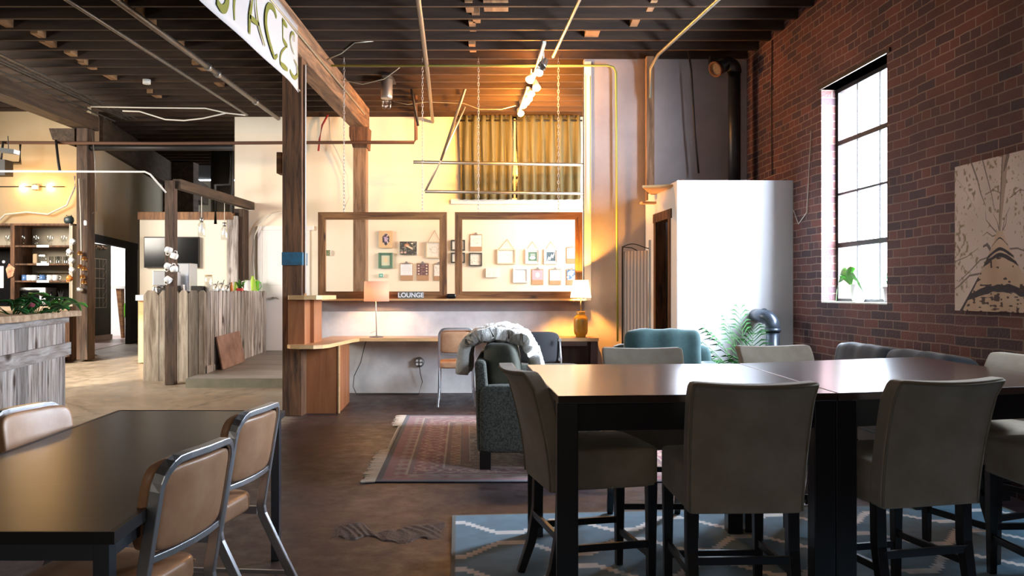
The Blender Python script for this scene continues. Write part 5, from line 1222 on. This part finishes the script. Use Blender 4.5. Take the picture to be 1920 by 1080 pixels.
MB().box(x-.35,x+.3,y-.3,y+.3,Z(537,17.2)-.05,Z(537,17.2)).build('tabletop', M['whitep'], t); MB().sweep([(x+.02,y-.2,Z(540,17.2)),(x+.08,y-.2,.36)], [(-.06,-.04),(.06,-.04),(.06,.04),(-.06,.04)], smooth=False, scl=[1.3,.6]).build('leg', M['frame'], t)
x, y = X(243,17.0), 16.9; tag(MB().rbox((x,y,.93),(.05,.06,.16),k=4,n=6).build('stool', M['green2']), 'green stool half hidden by the doorway edge', 'stool')
x, y = X(240,18.0), 17.9
tag(MB().box(X(243,18)-.06, X(243,18)+.12, 17.97, 17.995, Z(520,18), Z(490,18)).build('poster', M['cork']), 'small tan poster on the white wall beyond the doorway', 'poster')
# ================= ceiling services =================
def run(name, label, pts, r, mat, cat='pipe', group=None, n=8): return tag(MB().tube(pts, r, n).build(name, mat), label, cat, group)
def fit(px0, py0, px1, py1, z):
    return [(X(px0,(z-CAMZ)*F/(548-py0)), (z-CAMZ)*F/(548-py0), z), (X(px1,(z-CAMZ)*F/(548-py1)), (z-CAMZ)*F/(548-py1), z)]
def ext(ps, k=.5):
    a, b_ = Vector(ps[0]), Vector(ps[1]); return [tuple(a-(b_-a)*k), ps[1]]
run('ceiling_pipe','thin pipe under the joists, leftmost of the two above the bar', ext(fit(126,0,463,215,4.03)), .022, M['pipe'])
t = thing('sprinkler_pipe','thick jointed sprinkler pipe under the joists left of the banner','pipe',(-3.65,8,4.0))
ps = ext(fit(218,0,522,222,4.02)); MB().tube(ps, .034, 10).build('run', M['pipe'], t)
for f_ in (.62,.66,.30,.85): 
    a, b_ = Vector(ps[0]), Vector(ps[1]); p = a+(b_-a)*f_; MB().tube([tuple(p),(p.x,p.y+.07,p.z)], .045, 10).build('coupling', M['metal'], t)
for i, (dx, z, r) in enumerate(((0,4.04,.014),(-.09,4.04,.011),(-.16,4.03,.016),(-.23,4.04,.011),(-.34,4.00,.012))):
    run('electrical_conduit', ('rightmost','second from right','middle','second from left','leftmost')[i]+' of the conduits running over the kitchen beam', [(-5.86+dx,5.0,z),(-5.93+dx,13.05,z)], r, M['pipe'], 'conduit', 'conduits over the kitchen')
run('ceiling_pipe','vertical looking pipe running back under the joists near the centre', [(-.80,5.5,4.03),(-.87,7.64,4.03),(-1.056,10.36,4.03),(-1.27,13.25,4.03)], .026, M['pipe'])
run('ceiling_pipe','pipe under the joists just right of the track lights', [(.83,5.0,4.03),(.636,7.64,4.03),(.476,9.58,4.03)], .018, M['conduit'])
run('ceiling_pipe','pipe ending at the slim brown post on the grey wall', [(2.32,5.0,4.03),(1.93,7.64,4.03),(1.68,9.5,4.03),(1.64,9.78,3.95),(1.64,9.79,3.6)], .02, M['conduit'])
Yc = 9.93
run('wall_conduit','yellow green conduit across the opening and down the grey wall', [(-2.17,Yc,Z(123,Yc)),(X(1140,Yc),Yc,Z(123,Yc)),(X(1150,Yc),Yc,Z(126,Yc)),(X(1155,Yc),Yc,Z(135,Yc)),(X(1158,Yc),Yc,Z(640,Yc))], .013, M['yconduit'], 'conduit')
run('wall_conduit','thin pale conduit down the edge of the grey partition wall', [(X(1107,Yc),Yc,3.9),(X(1107,Yc),Yc,Z(400,Yc))], .006, M['yconduit'], 'conduit')
Yd = 12.1
run('water_pipe','long dark pipe crossing high in front of the far wall, with a riser', [(X(-60,Yd),Yd,Z(267,Yd)),(X(300,Yd),Yd,Z(269,Yd)),(X(660,Yd),Yd,Z(267,Yd)),(X(776,Yd),Yd,Z(267,Yd)),(X(780,Yd),Yd,Z(262,Yd)),(X(779,Yd),Yd,Z(130,Yd))], .024, M['rust'])
run('water_pipe','second dark pipe just below the long crossing pipe', [(X(170,Yd+.2),Yd+.2,Z(277,Yd+.2)),(X(438,Yd+.2),Yd+.2,Z(277,Yd+.2))], .045, M['iron'])
Ye = 10.4
run('hanging_conduit','thin white conduit hung above the kitchen with a bent end', [P(-60,321,Ye),P(272,322,Ye),P(282,327,Ye),P(311,361,Ye)], .012, M['whitep'], 'conduit')
run('water_pipe','black angled pipe rising behind the bar', [P(404,420,12.8),P(404,347,12.8),P(432,346,12.8),P(432,280,12.8)], .024, M['iron'])
run('water_pipe','black upright pipe behind the arch next to the white wall', [P(437,400,12.8),P(437,280,12.8)], .02, M['iron'])
tag(MB().lathe([(.20,3.0-1.1),(.20,4.1)], (X(415,16.5),16.5,0), 20).build('duct', M['pipe']), 'round grey duct rising behind the bar wall', 'duct')
run('strap','black strap hanging from the pipe over the kitchen', [P(105,264,12.09),P(109,300,11.6),P(112,321,10.42)], .018, M['cable'], 'strap')
run('cable_loop','cream cable looping across the kitchen wall', [P(-20,430,12.8),P(10,402,12.8),P(50,398,12.8),P(90,402,12.8),P(125,385,12.8),P(141,350,12.8),P(140,330,12.8)], .014, M['wcable'], 'cable')
run('pole_cable','pale thin cable draped to the top of the kitchen post', [P(172,240,12.1),P(178,300,12.1),P(181,395,12.1),P(173,400,12.1)], .008, M['pipe'], 'cable')
run('ceiling_cable','white cable swagging left to right under the joists over the hall', [P(170,200,11.5),P(280,202,11.5),P(385,203,11.5),P(425,212,11.5),P(460,216,11.5)], .010, M['wcable'], 'cable')
run('ceiling_cable','lower white cable curving beneath the joists over the hall', [P(230,208,11.5),P(262,209,11.5),P(310,224,11.5),P(345,226,11.5),P(380,222,11.5),P(424,212,11.5)], .010, M['wcable'], 'cable')
run('hoop_cable','pale hoop of stiff cable on the wall beside the white door', [P(540,395,FY-.1),P(510,400,FY-.1),P(487,420,FY-.1),P(476,445,FY-.1),P(473,480,FY-.1),P(477,520,FY-.1),P(484,553,FY-.1)], .010, M['wcable'], 'cable')
run('wall_cable','red cable hanging high on the far wall left of the amber post', [P(615,215,FY-.1),P(604,235,FY-.1),P(599,262,FY-.1),P(597,283,FY-.1)], .016, M['rcable'], 'cable')
run('wall_cable','pale cable curving down beside the amber post', [P(617,220,FY-.1),P(619,260,FY-.1),P(635,290,FY-.1),P(652,330,FY-.1),P(655,370,FY-.1),P(643,395,FY-.1)], .010, M['wcable'], 'cable')
run('joist_cable','grey cable sagging under the joists past the floodlight', [P(618,130,10.6),P(640,150,10.6),P(680,158,10.6),P(720,148,10.6),P(745,130,10.6),P(762,115,10.6)], .007, M['conduit'], 'cable')
run('joist_cable','grey cable running from the floodlight to the track lights', [P(738,190,11.8),P(765,196,11.8),P(800,191,11.8),P(870,194,11.8),P(900,205,11.8),P(940,205,11.8),P(967,198,11.8)], .007, M['conduit'], 'cable')
run('beam_cable','pale cable bracket rising from the beam towards the joists', [P(613,112,9.6),P(640,100,9.6),P(665,80,9.6),P(700,77,9.6)], .008, M['conduit'], 'cable')
run('beam_conduit','thin conduit running along the underside edge of the long beam', [(-2.175,4,3.93),(-2.175,12.2,3.93)], .012, M['conduit'], 'conduit')
run('post_conduit','white conduit down the right side of the rough dark post', [(X(570.5,8.72)+.012,8.72,3.7),(X(570.5,8.72)+.012,8.72,1.29)], .008, M['whitep'], 'conduit')
run('brick_cable','pale wire drooping on the bricks left of the window', [tuple(BW(-.012,y,z)) for y, z in ((8.2,2.9),(8.25,2.5),(8.3,2.1),(8.5,2.0),(8.62,2.15))], .005, M['wcable'], 'cable')
run('brick_cable','dark vertical wire down the brick wall near the flue', [tuple(BW(-.012,y,z)) for y, z in ((9.2,4.1),(9.22,3.3),(9.2,2.6))], .006, M['cable'], 'cable')
run('wall_cable','dark cord running from the ceiling to the storage room top', [P(1290,90,9.8),P(1296,130,9.8),P(1303,250,9.8),P(1310,325,9.8)], .012, M['iron'], 'cable')
tag(MB().box(X(1330,9.95), X(1353,9.95), 9.9, 9.99, Z(121,9.95), Z(107,9.95)).build('vent_slot', M['dark']), 'dark notch high in the grey wall beside the flue', 'vent')

# floodlight with galvanised housing
Yf_ = 10.9; x = X(725,Yf_); t = thing('floodlight','galvanised cylindrical floodlight hanging from the joists left of the centre','lamp',(x,Yf_,CH))
MB().lathe([(.075,0),(.078,.03),(.078,.26),(.05,.30)], (x,Yf_,Z(185,Yf_)), 20).build('housing', M['metal'], t)
MB().tube([(x,Yf_,Z(150,Yf_)),(x+.03,Yf_,CH+.02)], .014, 6).box(x-.03,x+.09,Yf_-.24,Yf_+.24,CH-.02,CH+.012).build('bracket', M['iron'], t)
for dx in (-.03,.03): MB().rbox((x+dx,Yf_,Z(195,Yf_)), (.035,.035,.07), k=2.2, n=6).build('bulb', M['jar'], t)
# steel strut frame hanging in front of the curtains
Ys = 12.6
run('strut_channel','upper horizontal steel channel in front of the curtains', [P(775,304,Ys),P(1093,309,Ys)], .026, M['metal'], 'steel channel', n=4)
run('strut_channel','lower horizontal steel channel in front of the curtains', [P(797,359,Ys),P(1093,363,Ys),(1.25,FY+.02,P(1093,363,Ys)[2])], .024, M['metal'], 'steel channel', n=4)
run('strut_channel','perforated steel hanger slanting down to the upper channel', [P(878,150,Ys-1.1),P(827,300,Ys-.05)], .022, M['pipe'], 'steel channel', n=4)
run('strut_channel','steel hanger slanting down to the end of the lower channel', [P(872,200,Ys-.3),P(826,302,Ys-.02),P(797,359,Ys)], .018, M['metal'], 'steel channel', n=4)
run('strut_channel','dark steel hanger near the long riser pipe', [P(765,130,11.6),P(784,236,11.6)], .018, M['iron'], 'steel channel', n=4)
# curtains and their window
cz0, cz1 = Z(375,FY-.05), Z(222,FY-.05)
w2 = struct(thing('window_2', None, None, (X(970,FY),FY,cz0)))
MB().box(X(862,FY), X(1088,FY), FY-.012, FY-.002, cz0+.04, cz1+.05).build('window_glass', M['tv'], w2)
MB().box(X(846,FY), X(1094,FY), FY-.05, FY, cz0-.06, cz0+.02).build('window_sill', M['white'], w2)
MB().box(X(963,FY), X(967,FY), FY-.03, FY-.012, cz0, cz1).build('mullion', M['whitep'], w2)
def curtain(label, a, b_, nf):
    t = thing('curtain', label, 'curtain', ((X(a,FY)+X(b_,FY))/2,FY-.1,cz0), 0, 'curtains on the far wall window')
    xa_, xb_ = X(a,FY-.1), X(b_,FY-.1)
    MB().grid(nf*10, 10, lambda i, j: (xa_+(xb_-xa_)*i+.01*math.sin(j*5+i*30), FY-.12+.04*math.sin(i*nf*2*math.pi)*(1-.25*j), cz0+.0+(cz1-cz0+.03)*j)).build('fabric', M['curtain'], t, solid=.003)
    for k in range(nf):
        MB().lathe([(.02,0),(.026,.01)], (xa_+(xb_-xa_)*(k+.25)/nf, FY-.165, cz1), 8, rot=RX(math.pi/2)).build('grommet', M['iron'], t)
curtain('left olive curtain on the far wall window', 862, 961, 6); curtain('right olive curtain on the far wall window', 970, 1088, 7)
run('curtain_rod','dark rod carrying the olive curtains', [P(858,226,FY-.12),P(1092,226,FY-.12)], .014, M['iron'], 'curtain rod')

# track lights
tl1 = [(X(1021,9.0),9.0,4.02),(X(998,10.7),10.7,4.02)]
t = thing('track_light','track with glowing spotlights nearest the camera','track light',tl1[0])
def head(t, p, d_, on=True, nm='spot_head'):
    d_ = Vector(d_).normalized(); rr_ = d_.to_track_quat('Z','Y').to_matrix(); p = Vector(p)
    MB().tube([(p.x,p.y,4.0),tuple(p)], .010, 6).build('stem', M['whitep'], t)
    MB().lathe([(.022,-.07),(.036,-.05),(.045,.03),(.052,.06)], p, 16, rot=rr_, cap=False).build(nm, M['metal'] if not on else M['whitep'], t, solid=.003)
    b_ = MB().lathe([(.001,0),(.032,.005),(.046,.03),(.044,.045),(.001,.055)], p, 14, rot=rr_, cap=False)
    b_.build('bulb', emis('spot_bulb', (1,.72,.38), 60) if on else M['jar'], t)
MB().bar([tl1[0],tl1[1]], .036, .03).build('rail', M['whitep'], t)
head(t, (X(1019,9.3),9.3,Z(119,9.3)), (-.3,-.35,-.6), False)
head(t, P(1012,131,9.5), (-.2,-.6,-.7)); head(t, P(996,145,10.0), (-.3,-.5,-.6)); head(t, P(1005,160,10.5), (.1,-.6,-.7))
t = thing('track_light','second track with a cluster of glowing spotlights further back','track light',(X(990,11.2),11.2,4.02))
MB().bar([(X(990,11.0),11.0,4.02),(X(972,12.6),12.6,4.02)], .036, .03).build('rail', M['whitep'], t)
for px, py, Y in ((994,172,11.1),(990,182,11.4),(985,188,11.7),(980,194,12.1),(975,209,12.4)): head(t, P(px,py,Y), (.2,-.5,-.6))
point('track_light_glow', (X(1008,9.9),9.8,3.80), 120, (1,.40,.07), .06)
point('track_light_glow_back', (X(985,11.7),11.7,3.78), 60, (1,.42,.08), .06)
for nm, ly, tx in (('joist_fill', 10.4, .0), ('joist_fill_back', 11.6, -.5)):  # upward spots added to spread the track bulbs' orange over the joists
    _s = bpy.data.lights.new(nm, 'SPOT'); _s.energy = 420; _s.color = (1,.42,.08); _s.spot_size = R(165); _s.spot_blend = .6; _s.shadow_soft_size = .08
    _o = bpy.data.objects.new(nm, _s); COL.objects.link(_o); _o.location = (X(990,ly), ly, 3.62); _o.rotation_euler = Vector((tx, .9, 1.0)).to_track_quat('-Z','Y').to_euler()

# kitchen lamps
t = thing('wall_spots','pair of glowing spotlights on the kitchen wall','wall lamp',P(65,348,12.8))
MB().tube([P(-20,350,12.88),P(120,350,12.88)], .008, 6).build('wire', M['cable'], t); MB().rbox(P(67,351,12.85), (.045,.04,.05), k=6, n=5).build('junction_box', M['metal'], t)
for px, py in ((41,351),(92,350)): MB().rbox(P(px,py,12.85), (.035,.035,.035), k=2, n=6).build('bulb', emis('kitchen_bulb', (1,.78,.45), 60), t)
point('kitchen_spot_a', P(41,351,12.6), 12, (1,.50,.12), .05); point('kitchen_spot_b', P(92,350,12.6), 12, (1,.50,.12), .05)
t = thing('tube_fixture','white fluorescent batten hanging over the kitchen at the left edge','ceiling lamp',P(10,285,8.2))
MB().obox(P(-30,278,8.0), (.32,.05,.02), RY(.12)).build('batten', M['whitep'], t); MB().tube([P(15,255,8.0),P(16,283,8.0)], .004, 5).build('wire', M['cable'], t)
tag(MB().box(X(-20,12.0), X(17,12.0), 11.9, 12.1, Z(330,12), Z(301,12)).tube([(X(2,12),12.0,Z(301,12)),(X(2,12),12.05,3.5)], .015, 6).build('speaker_box', M['iron']), 'dark speaker box hanging at the left edge of the kitchen', 'speaker')
run('water_pipe','dark bracket pipe at the top left of the kitchen', [P(-20,305,12.6),P(38,306,12.6),P(38,268,12.6)], .02, M['iron'])
tag(MB().lathe([(.05,0),(.05,.06)], (X(275,11.035),11.035,CH-.04), 14).build('smoke_detector', M['whitep']), 'round white detector under the joists above the hall', 'smoke detector')

# ---- banner with brush lettering ----
BX = -2.165-.0
BXs = -2.17
def sp(zx, zy):   # banner pixel (zoomed crop coordinates) -> point on the banner plane
    px = 360+zx/4.153; py = zy/4.153; Y = (-BXs)*F/(960-px); return (Y, CAMZ+(548-py)*Y/F)
bn = thing('banner', 'white banner lettered in green brush script hung on the long beam', 'banner', (BXs,6.5,3.36))
YR = (-BXs)*F/(960-561.5)
bot = 3.355; topz = 4.02
def bf(i, j):
    y = 3.2+(YR-3.2)*i; z = bot+(topz-bot)*j+.012*math.sin(i*9)*(1-j)
    if i > .93: z -= (i-.93)*.3*(1-j)
    return (BXs-.012+.006*math.sin(i*22+j*2), y, z)
clo = MB().grid(60, 8, bf).build('cloth', M['banner'], bn, solid=.003)
ink = MB()
def stroke(pts, w0, w1=None, up_=1):
    w1 = w1 or w0; q = [sp(*p) for p in pts]
    # smooth with Catmull-Rom
    P_ = [Vector((0,a,b_)) for a, b_ in q]; out = []
    E = [P_[0]*2-P_[1]]+P_+[P_[-1]*2-P_[-2]]
    for i in range(1, len(E)-2):
        for k in range(6):
            s_ = k/6; a,b_,c,d_ = E[i-1],E[i],E[i+1],E[i+2]
            out.append(.5*((2*b_)+(-a+c)*s_+(2*a-5*b_+4*c-d_)*s_*s_+(-a+3*b_-3*c+d_)*s_**3))
    out.append(P_[-1]); n_ = len(out); L_ = []; Rr = []
    for i, p in enumerate(out):
        t_ = (out[min(i+1,n_-1)]-out[max(i-1,0)]).normalized(); nn_ = Vector((0,-t_.z,t_.y)); s_ = i/(n_-1)
        wd = (w0+(w1-w0)*s_)*(.55+.45*math.sin(math.pi*min(1,max(0,s_*1.0)))) *.5
        L_.append((BXs+.0, p.y+nn_.y*wd, p.z+nn_.z*wd)); Rr.append((BXs+.0, p.y-nn_.y*wd, p.z-nn_.z*wd))
    ink.add(L_+Rr, [(i, i+1, n_+i+1, n_+i) for i in range(n_-1)])
stroke([(798,325),(797,272),(781,256),(768,300),(776,365),(796,425)], .035,.02)
stroke([(797,462),(820,520),(824,580),(803,606),(780,585),(764,548)], .02,.06)
stroke([(704,150),(722,180),(742,210)], .06,.05); stroke([(706,152),(708,230),(708,305)], .035,.03); stroke([(708,303),(725,335),(744,362)], .05,.055)
stroke([(738,362),(706,395),(690,440),(690,500)], .03,.035); stroke([(690,492),(718,520),(746,543)], .055,.06)
stroke([(659,138),(640,75),(605,45),(582,90),(578,190),(598,300),(630,410),(648,450),(667,428)], .075,.05)
stroke([(478,-60),(466,40),(452,130),(448,262)], .03,.075); stroke([(498,-20),(505,90),(525,210),(568,358)], .03,.04); stroke([(450,128),(485,160),(525,192)], .055,.05)
stroke([(352,-190),(338,-80),(328,50),(332,158)], .05,.045); stroke([(350,-190),(410,-170),(425,-100),(380,-55),(340,-70)], .05,.04)
stroke([(270,-260),(225,-240),(210,-150),(250,-70),(278,-10),(262,60),(232,66),(196,12)], .06,.09)
ink.build('lettering', M['olive'], bn, solid=.001)
MB().lathe([(.012,0),(.012,.012)], (BXs+.0,YR-.03,bot+.0), 8, rot=RY(math.pi/2)).build('eyelet', M['metal'], clo)

# ================= pictures on the far wall =================
PYW = FY-.02
def art(kind, seed):
    def fn(u, v):
        n = vnoise(u, v, 7, seed); n2 = vnoise(u, v, 18, seed+1); r = np.hypot(u-.5, v-.5)
        if kind == 'wood': c = lerp((.62,.42,.22),(.70,.50,.28),vnoise(u*.4,v*3,20,seed)); h = np.maximum(np.abs(u-.52)*2.2, (np.abs(u-.52)*.9+np.abs(v-.5))*1.45); k = h < .56; c[k] = (.04,.03,.05); c[k & (np.hypot(u-.52,(v-.5)*.8) < .13)] = (.40,.30,.50); c[k & (n2 > .72)] = (.65,.55,.6)
        elif kind == 'green': c = np.tile((.16,.30,.22),(len(u),1)); k = (np.abs(u-.5) < .36)&(np.abs(v-.5) < .38); c[k] = (.62,.66,.52); c[k & (np.hypot((u-.5)*1.4,v-.55) < .22)] = (.72,.60,.38)
        elif kind == 'dark': c = np.tile((.05,.05,.045),(len(u),1)); c[n2 > .72] = (.25,.24,.2); c[np.hypot(u-.42,(v-.72)*1.1) < .14] = (.55,.22,.10); c[(np.abs((v-.62)+(u-.5)*.7) < .07)&(u > .38)&(u < .75)] = (.75,.6,.45); c[(np.hypot(u-.12,v-.18) < .08)|(np.hypot(u-.32,v-.18) < .08)] = (.6,.42,.35); c[np.hypot(u-.72,v-.84) < .05] = (.8,.78,.6)
        elif kind == 'purple': c = np.tile((.10,.04,.05),(len(u),1)); k = (np.abs(np.abs(u-.5)-.36) < .08)&(np.abs(((v*4) % 1)-.5) < .28); c[k] = (.62,.5,.42); c[(np.abs(u-.5) < .2)&(((v*9) % 1) < .35)&(n2 > .35)] = (.42,.28,.26)
        elif kind == 'text': c = np.tile((.78,.80,.84),(len(u),1)); c[(np.abs(u-.5) < .4)&(((v*11) % 1) < .3)&(n2 > .3)] = (.5,.58,.68)
        elif kind == 'sq_green': c = np.tile((.80,.82,.80),(len(u),1)); k = (np.abs(u-.5) < .36)&(np.abs(v-.5) < .36); c[k] = (.10,.22,.17); c[k & (np.hypot((u-.5),(v-.40)*2) < .25)] = (.85,.88,.86); c[k & (v > .5)&(v < .72)&(np.abs(((u*9)%1)-.5) < .22)&(np.abs(u-.5) < .2)] = (.8,.85,.8)
        elif kind == 'sq_slate': c = np.tile((.82,.84,.86),(len(u),1)); k = (np.abs(u-.5) < .38)&(np.abs(v-.5) < .36); c[k] = (.07,.13,.18); c[k & (np.abs((v-.45)-(u-.5)*.7-.08*np.sin(u*26)) < .11)&(np.abs(u-.5) < .3)] = (.84,.86,.9)
        elif kind == 'pink': c = np.tile((.80,.35,.42),(len(u),1)); c[np.hypot(u-.5,(v-.5)*.8) < .2] = (.86,.80,.80)
        elif kind == 'blue': c = lerp((.10,.22,.42),(.75,.78,.8),np.clip((n-.4)*4,0,1))
        elif kind == 'teal': c = np.tile((.12,.42,.36),(len(u),1)); c[r < .22] = (.5,.7,.62)
        elif kind == 'foliage': c = lerp((.06,.14,.08),(.4,.38,.2),np.clip((n2-.4)*4,0,1))
        else: c = np.tile((.80,.79,.74),(len(u),1)); c[np.abs(n-.5) < .018] = (.42,.42,.38); c[np.abs(r-.22) < .012] = (.5,.5,.46)
        return c
    return fn
def pic_(label, x0, y0, x1, y1, kind, style, seed, frm=None, apex=None):
    a, b_, zt, zb = X(x0,PYW), X(x1,PYW), Z(y0,PYW), Z(y1,PYW)
    t = thing({'clip':'clipboard','frame':'picture_frame','panel':'art_panel'}[style], label, {'clip':'clipboard','frame':'picture','panel':'picture'}[style], ((a+b_)/2,PYW,zb), 0, {'clip':'clipboards on the far wall','frame':'framed drawings on the far wall','panel':'art panels on the far wall'}[style])
    d_ = .025 if style != 'clip' else .008
    if style == 'frame':
        f_ = .018; y0_ = PYW-.03
        MB().box(a,b_,y0_,PYW+.015,zb,zb+f_).box(a,b_,y0_,PYW+.015,zt-f_,zt).box(a,a+f_,y0_,PYW+.015,zb+f_,zt-f_).box(b_-f_,b_,y0_,PYW+.015,zb+f_,zt-f_).build('frame', frm or M['cork'], t)
        MB().box(a+f_,b_-f_,PYW+.0,PYW+.012,zb+f_,zt-f_).build('backing', M['paper'], t)
        picture('artwork', M['pic'], (a+f_,PYW-.002,zb+f_), (b_-a-2*f_,0,0), (0,0,zt-zb-2*f_), 60, 60, art(kind,seed), t)
    elif style == 'panel':
        MB().box(a,b_,PYW-.03,PYW+.015,zb,zt).build('board', M['paper'] if kind != 'wood' else M['cork'], t)
        picture('artwork', M['pic'], (a,PYW-.031,zb), (b_-a,0,0), (0,0,zt-zb), 70, 70, art(kind,seed), t)
    else:
        MB().box(a,b_,PYW,PYW+.015,zb,zt-.02).build('board', M['cardb'], t, bevel=.004)
        ps_ = .28 if kind != 'plain' else .25
        picture('sheet', M['pic'], (a+.008,PYW-.002,zb+(zt-zb)*ps_), (b_-a-.016,0,0), (0,0,(zt-zb)*(1-ps_)-.035), 50, 50, art(kind,seed), t)
        xm = (a+b_)/2; MB().vprism([(xm-.05,zt-.035),(xm-.045,zt-.022),(xm-.02,zt-.015),(xm-.012,zt+.008),(xm+.012,zt+.008),(xm+.02,zt-.015),(xm+.045,zt-.022),(xm+.05,zt-.035)], PYW-.014, PYW).build('clip', M['clip'], t)
    if apex:
        MB().tube([(a+.03,PYW+.005,zt),(X(apex[0],PYW),PYW+.005,Z(apex[1],PYW)),(b_-.03,PYW+.005,zt)], .004, 4).build('hanging_string', M['cork'], t)
    return t
BLK = mk('black_frame', (.04,.045,.04), .5); GRN = mk('green_frame', (.10,.22,.15), .5); PAL = mk('pale_frame', (.62,.55,.40), .6); WHT = mk('white_frame', (.70,.74,.76), .5)
pic_('wooden panel with dark hexagon picture, top left of the group', 711,433,736,465,'wood','panel',1)
pic_('green framed picture below the hexagon panel', 710,474,736,503,'green','frame',2,GRN)
pic_('dark picture of a reclining figure right of the hexagon panel', 750,453,782,478,'dark','panel',3)
pic_('cream frame on a string beside the left hung frame stile', 799,453,829,484,'line','frame',4,PAL,(815,432))
pic_('tiny teal tile below the green framed picture', 711,513,719,520,'teal','panel',5)
pic_('clipboard with a sheet of blue text lines', 750,491,774,526,'text','clip',6)
pic_('clipboard with dark maroon print', 781,491,804,526,'purple','clip',7)
pic_('clipboard with pale sheet half behind the left hung frame stile', 813,492,832,526,'plain','clip',8)
pic_('upper small dark frame behind the stiles of the two hung frames', 846,450,872,470,'line','frame',9,BLK)
pic_('lower small dark frame behind the stiles of the two hung frames', 846,474,872,493,'line','frame',10,BLK)
pic_('clipboard above the square black frame', 881,437,904,471,'plain','clip',11)
pic_('square black frame with faint drawing', 880,474,904,499,'line','frame',12,BLK)
pic_('small cream card low between the black frame and the pale frame', 911,503,934,520,'line','panel',13)
pic_('wide thin frame hanging on a string', 932,467,967,495,'line','frame',14,PAL,(951,449))
pic_('pale blue frame of text left of the pink clipboard', 962,503,990,530,'text','frame',15,WHT)
pic_('white framed green square print of a bowl', 985,467,1012,495,'sq_green','frame',16,WHT,(998,453))
pic_('white framed slate square print of a hand', 1020,467,1046,495,'sq_slate','frame',17,WHT,(1033,453))
pic_('clipboard with pink sheet', 997,502,1019,534,'pink','clip',18)
pic_('clipboard with cream sheet right of the pink one', 1030,502,1052,534,'plain','clip',19)
pic_('clipboard with sketch at the upper right of the group', 1062,461,1085,494,'line','clip',20)
pic_('clipboard with blue print at the lower right of the group', 1062,502,1083,534,'blue','clip',21)
pic_('small green square picture left of the amber post', 610,469,620,479,'foliage','panel',22)
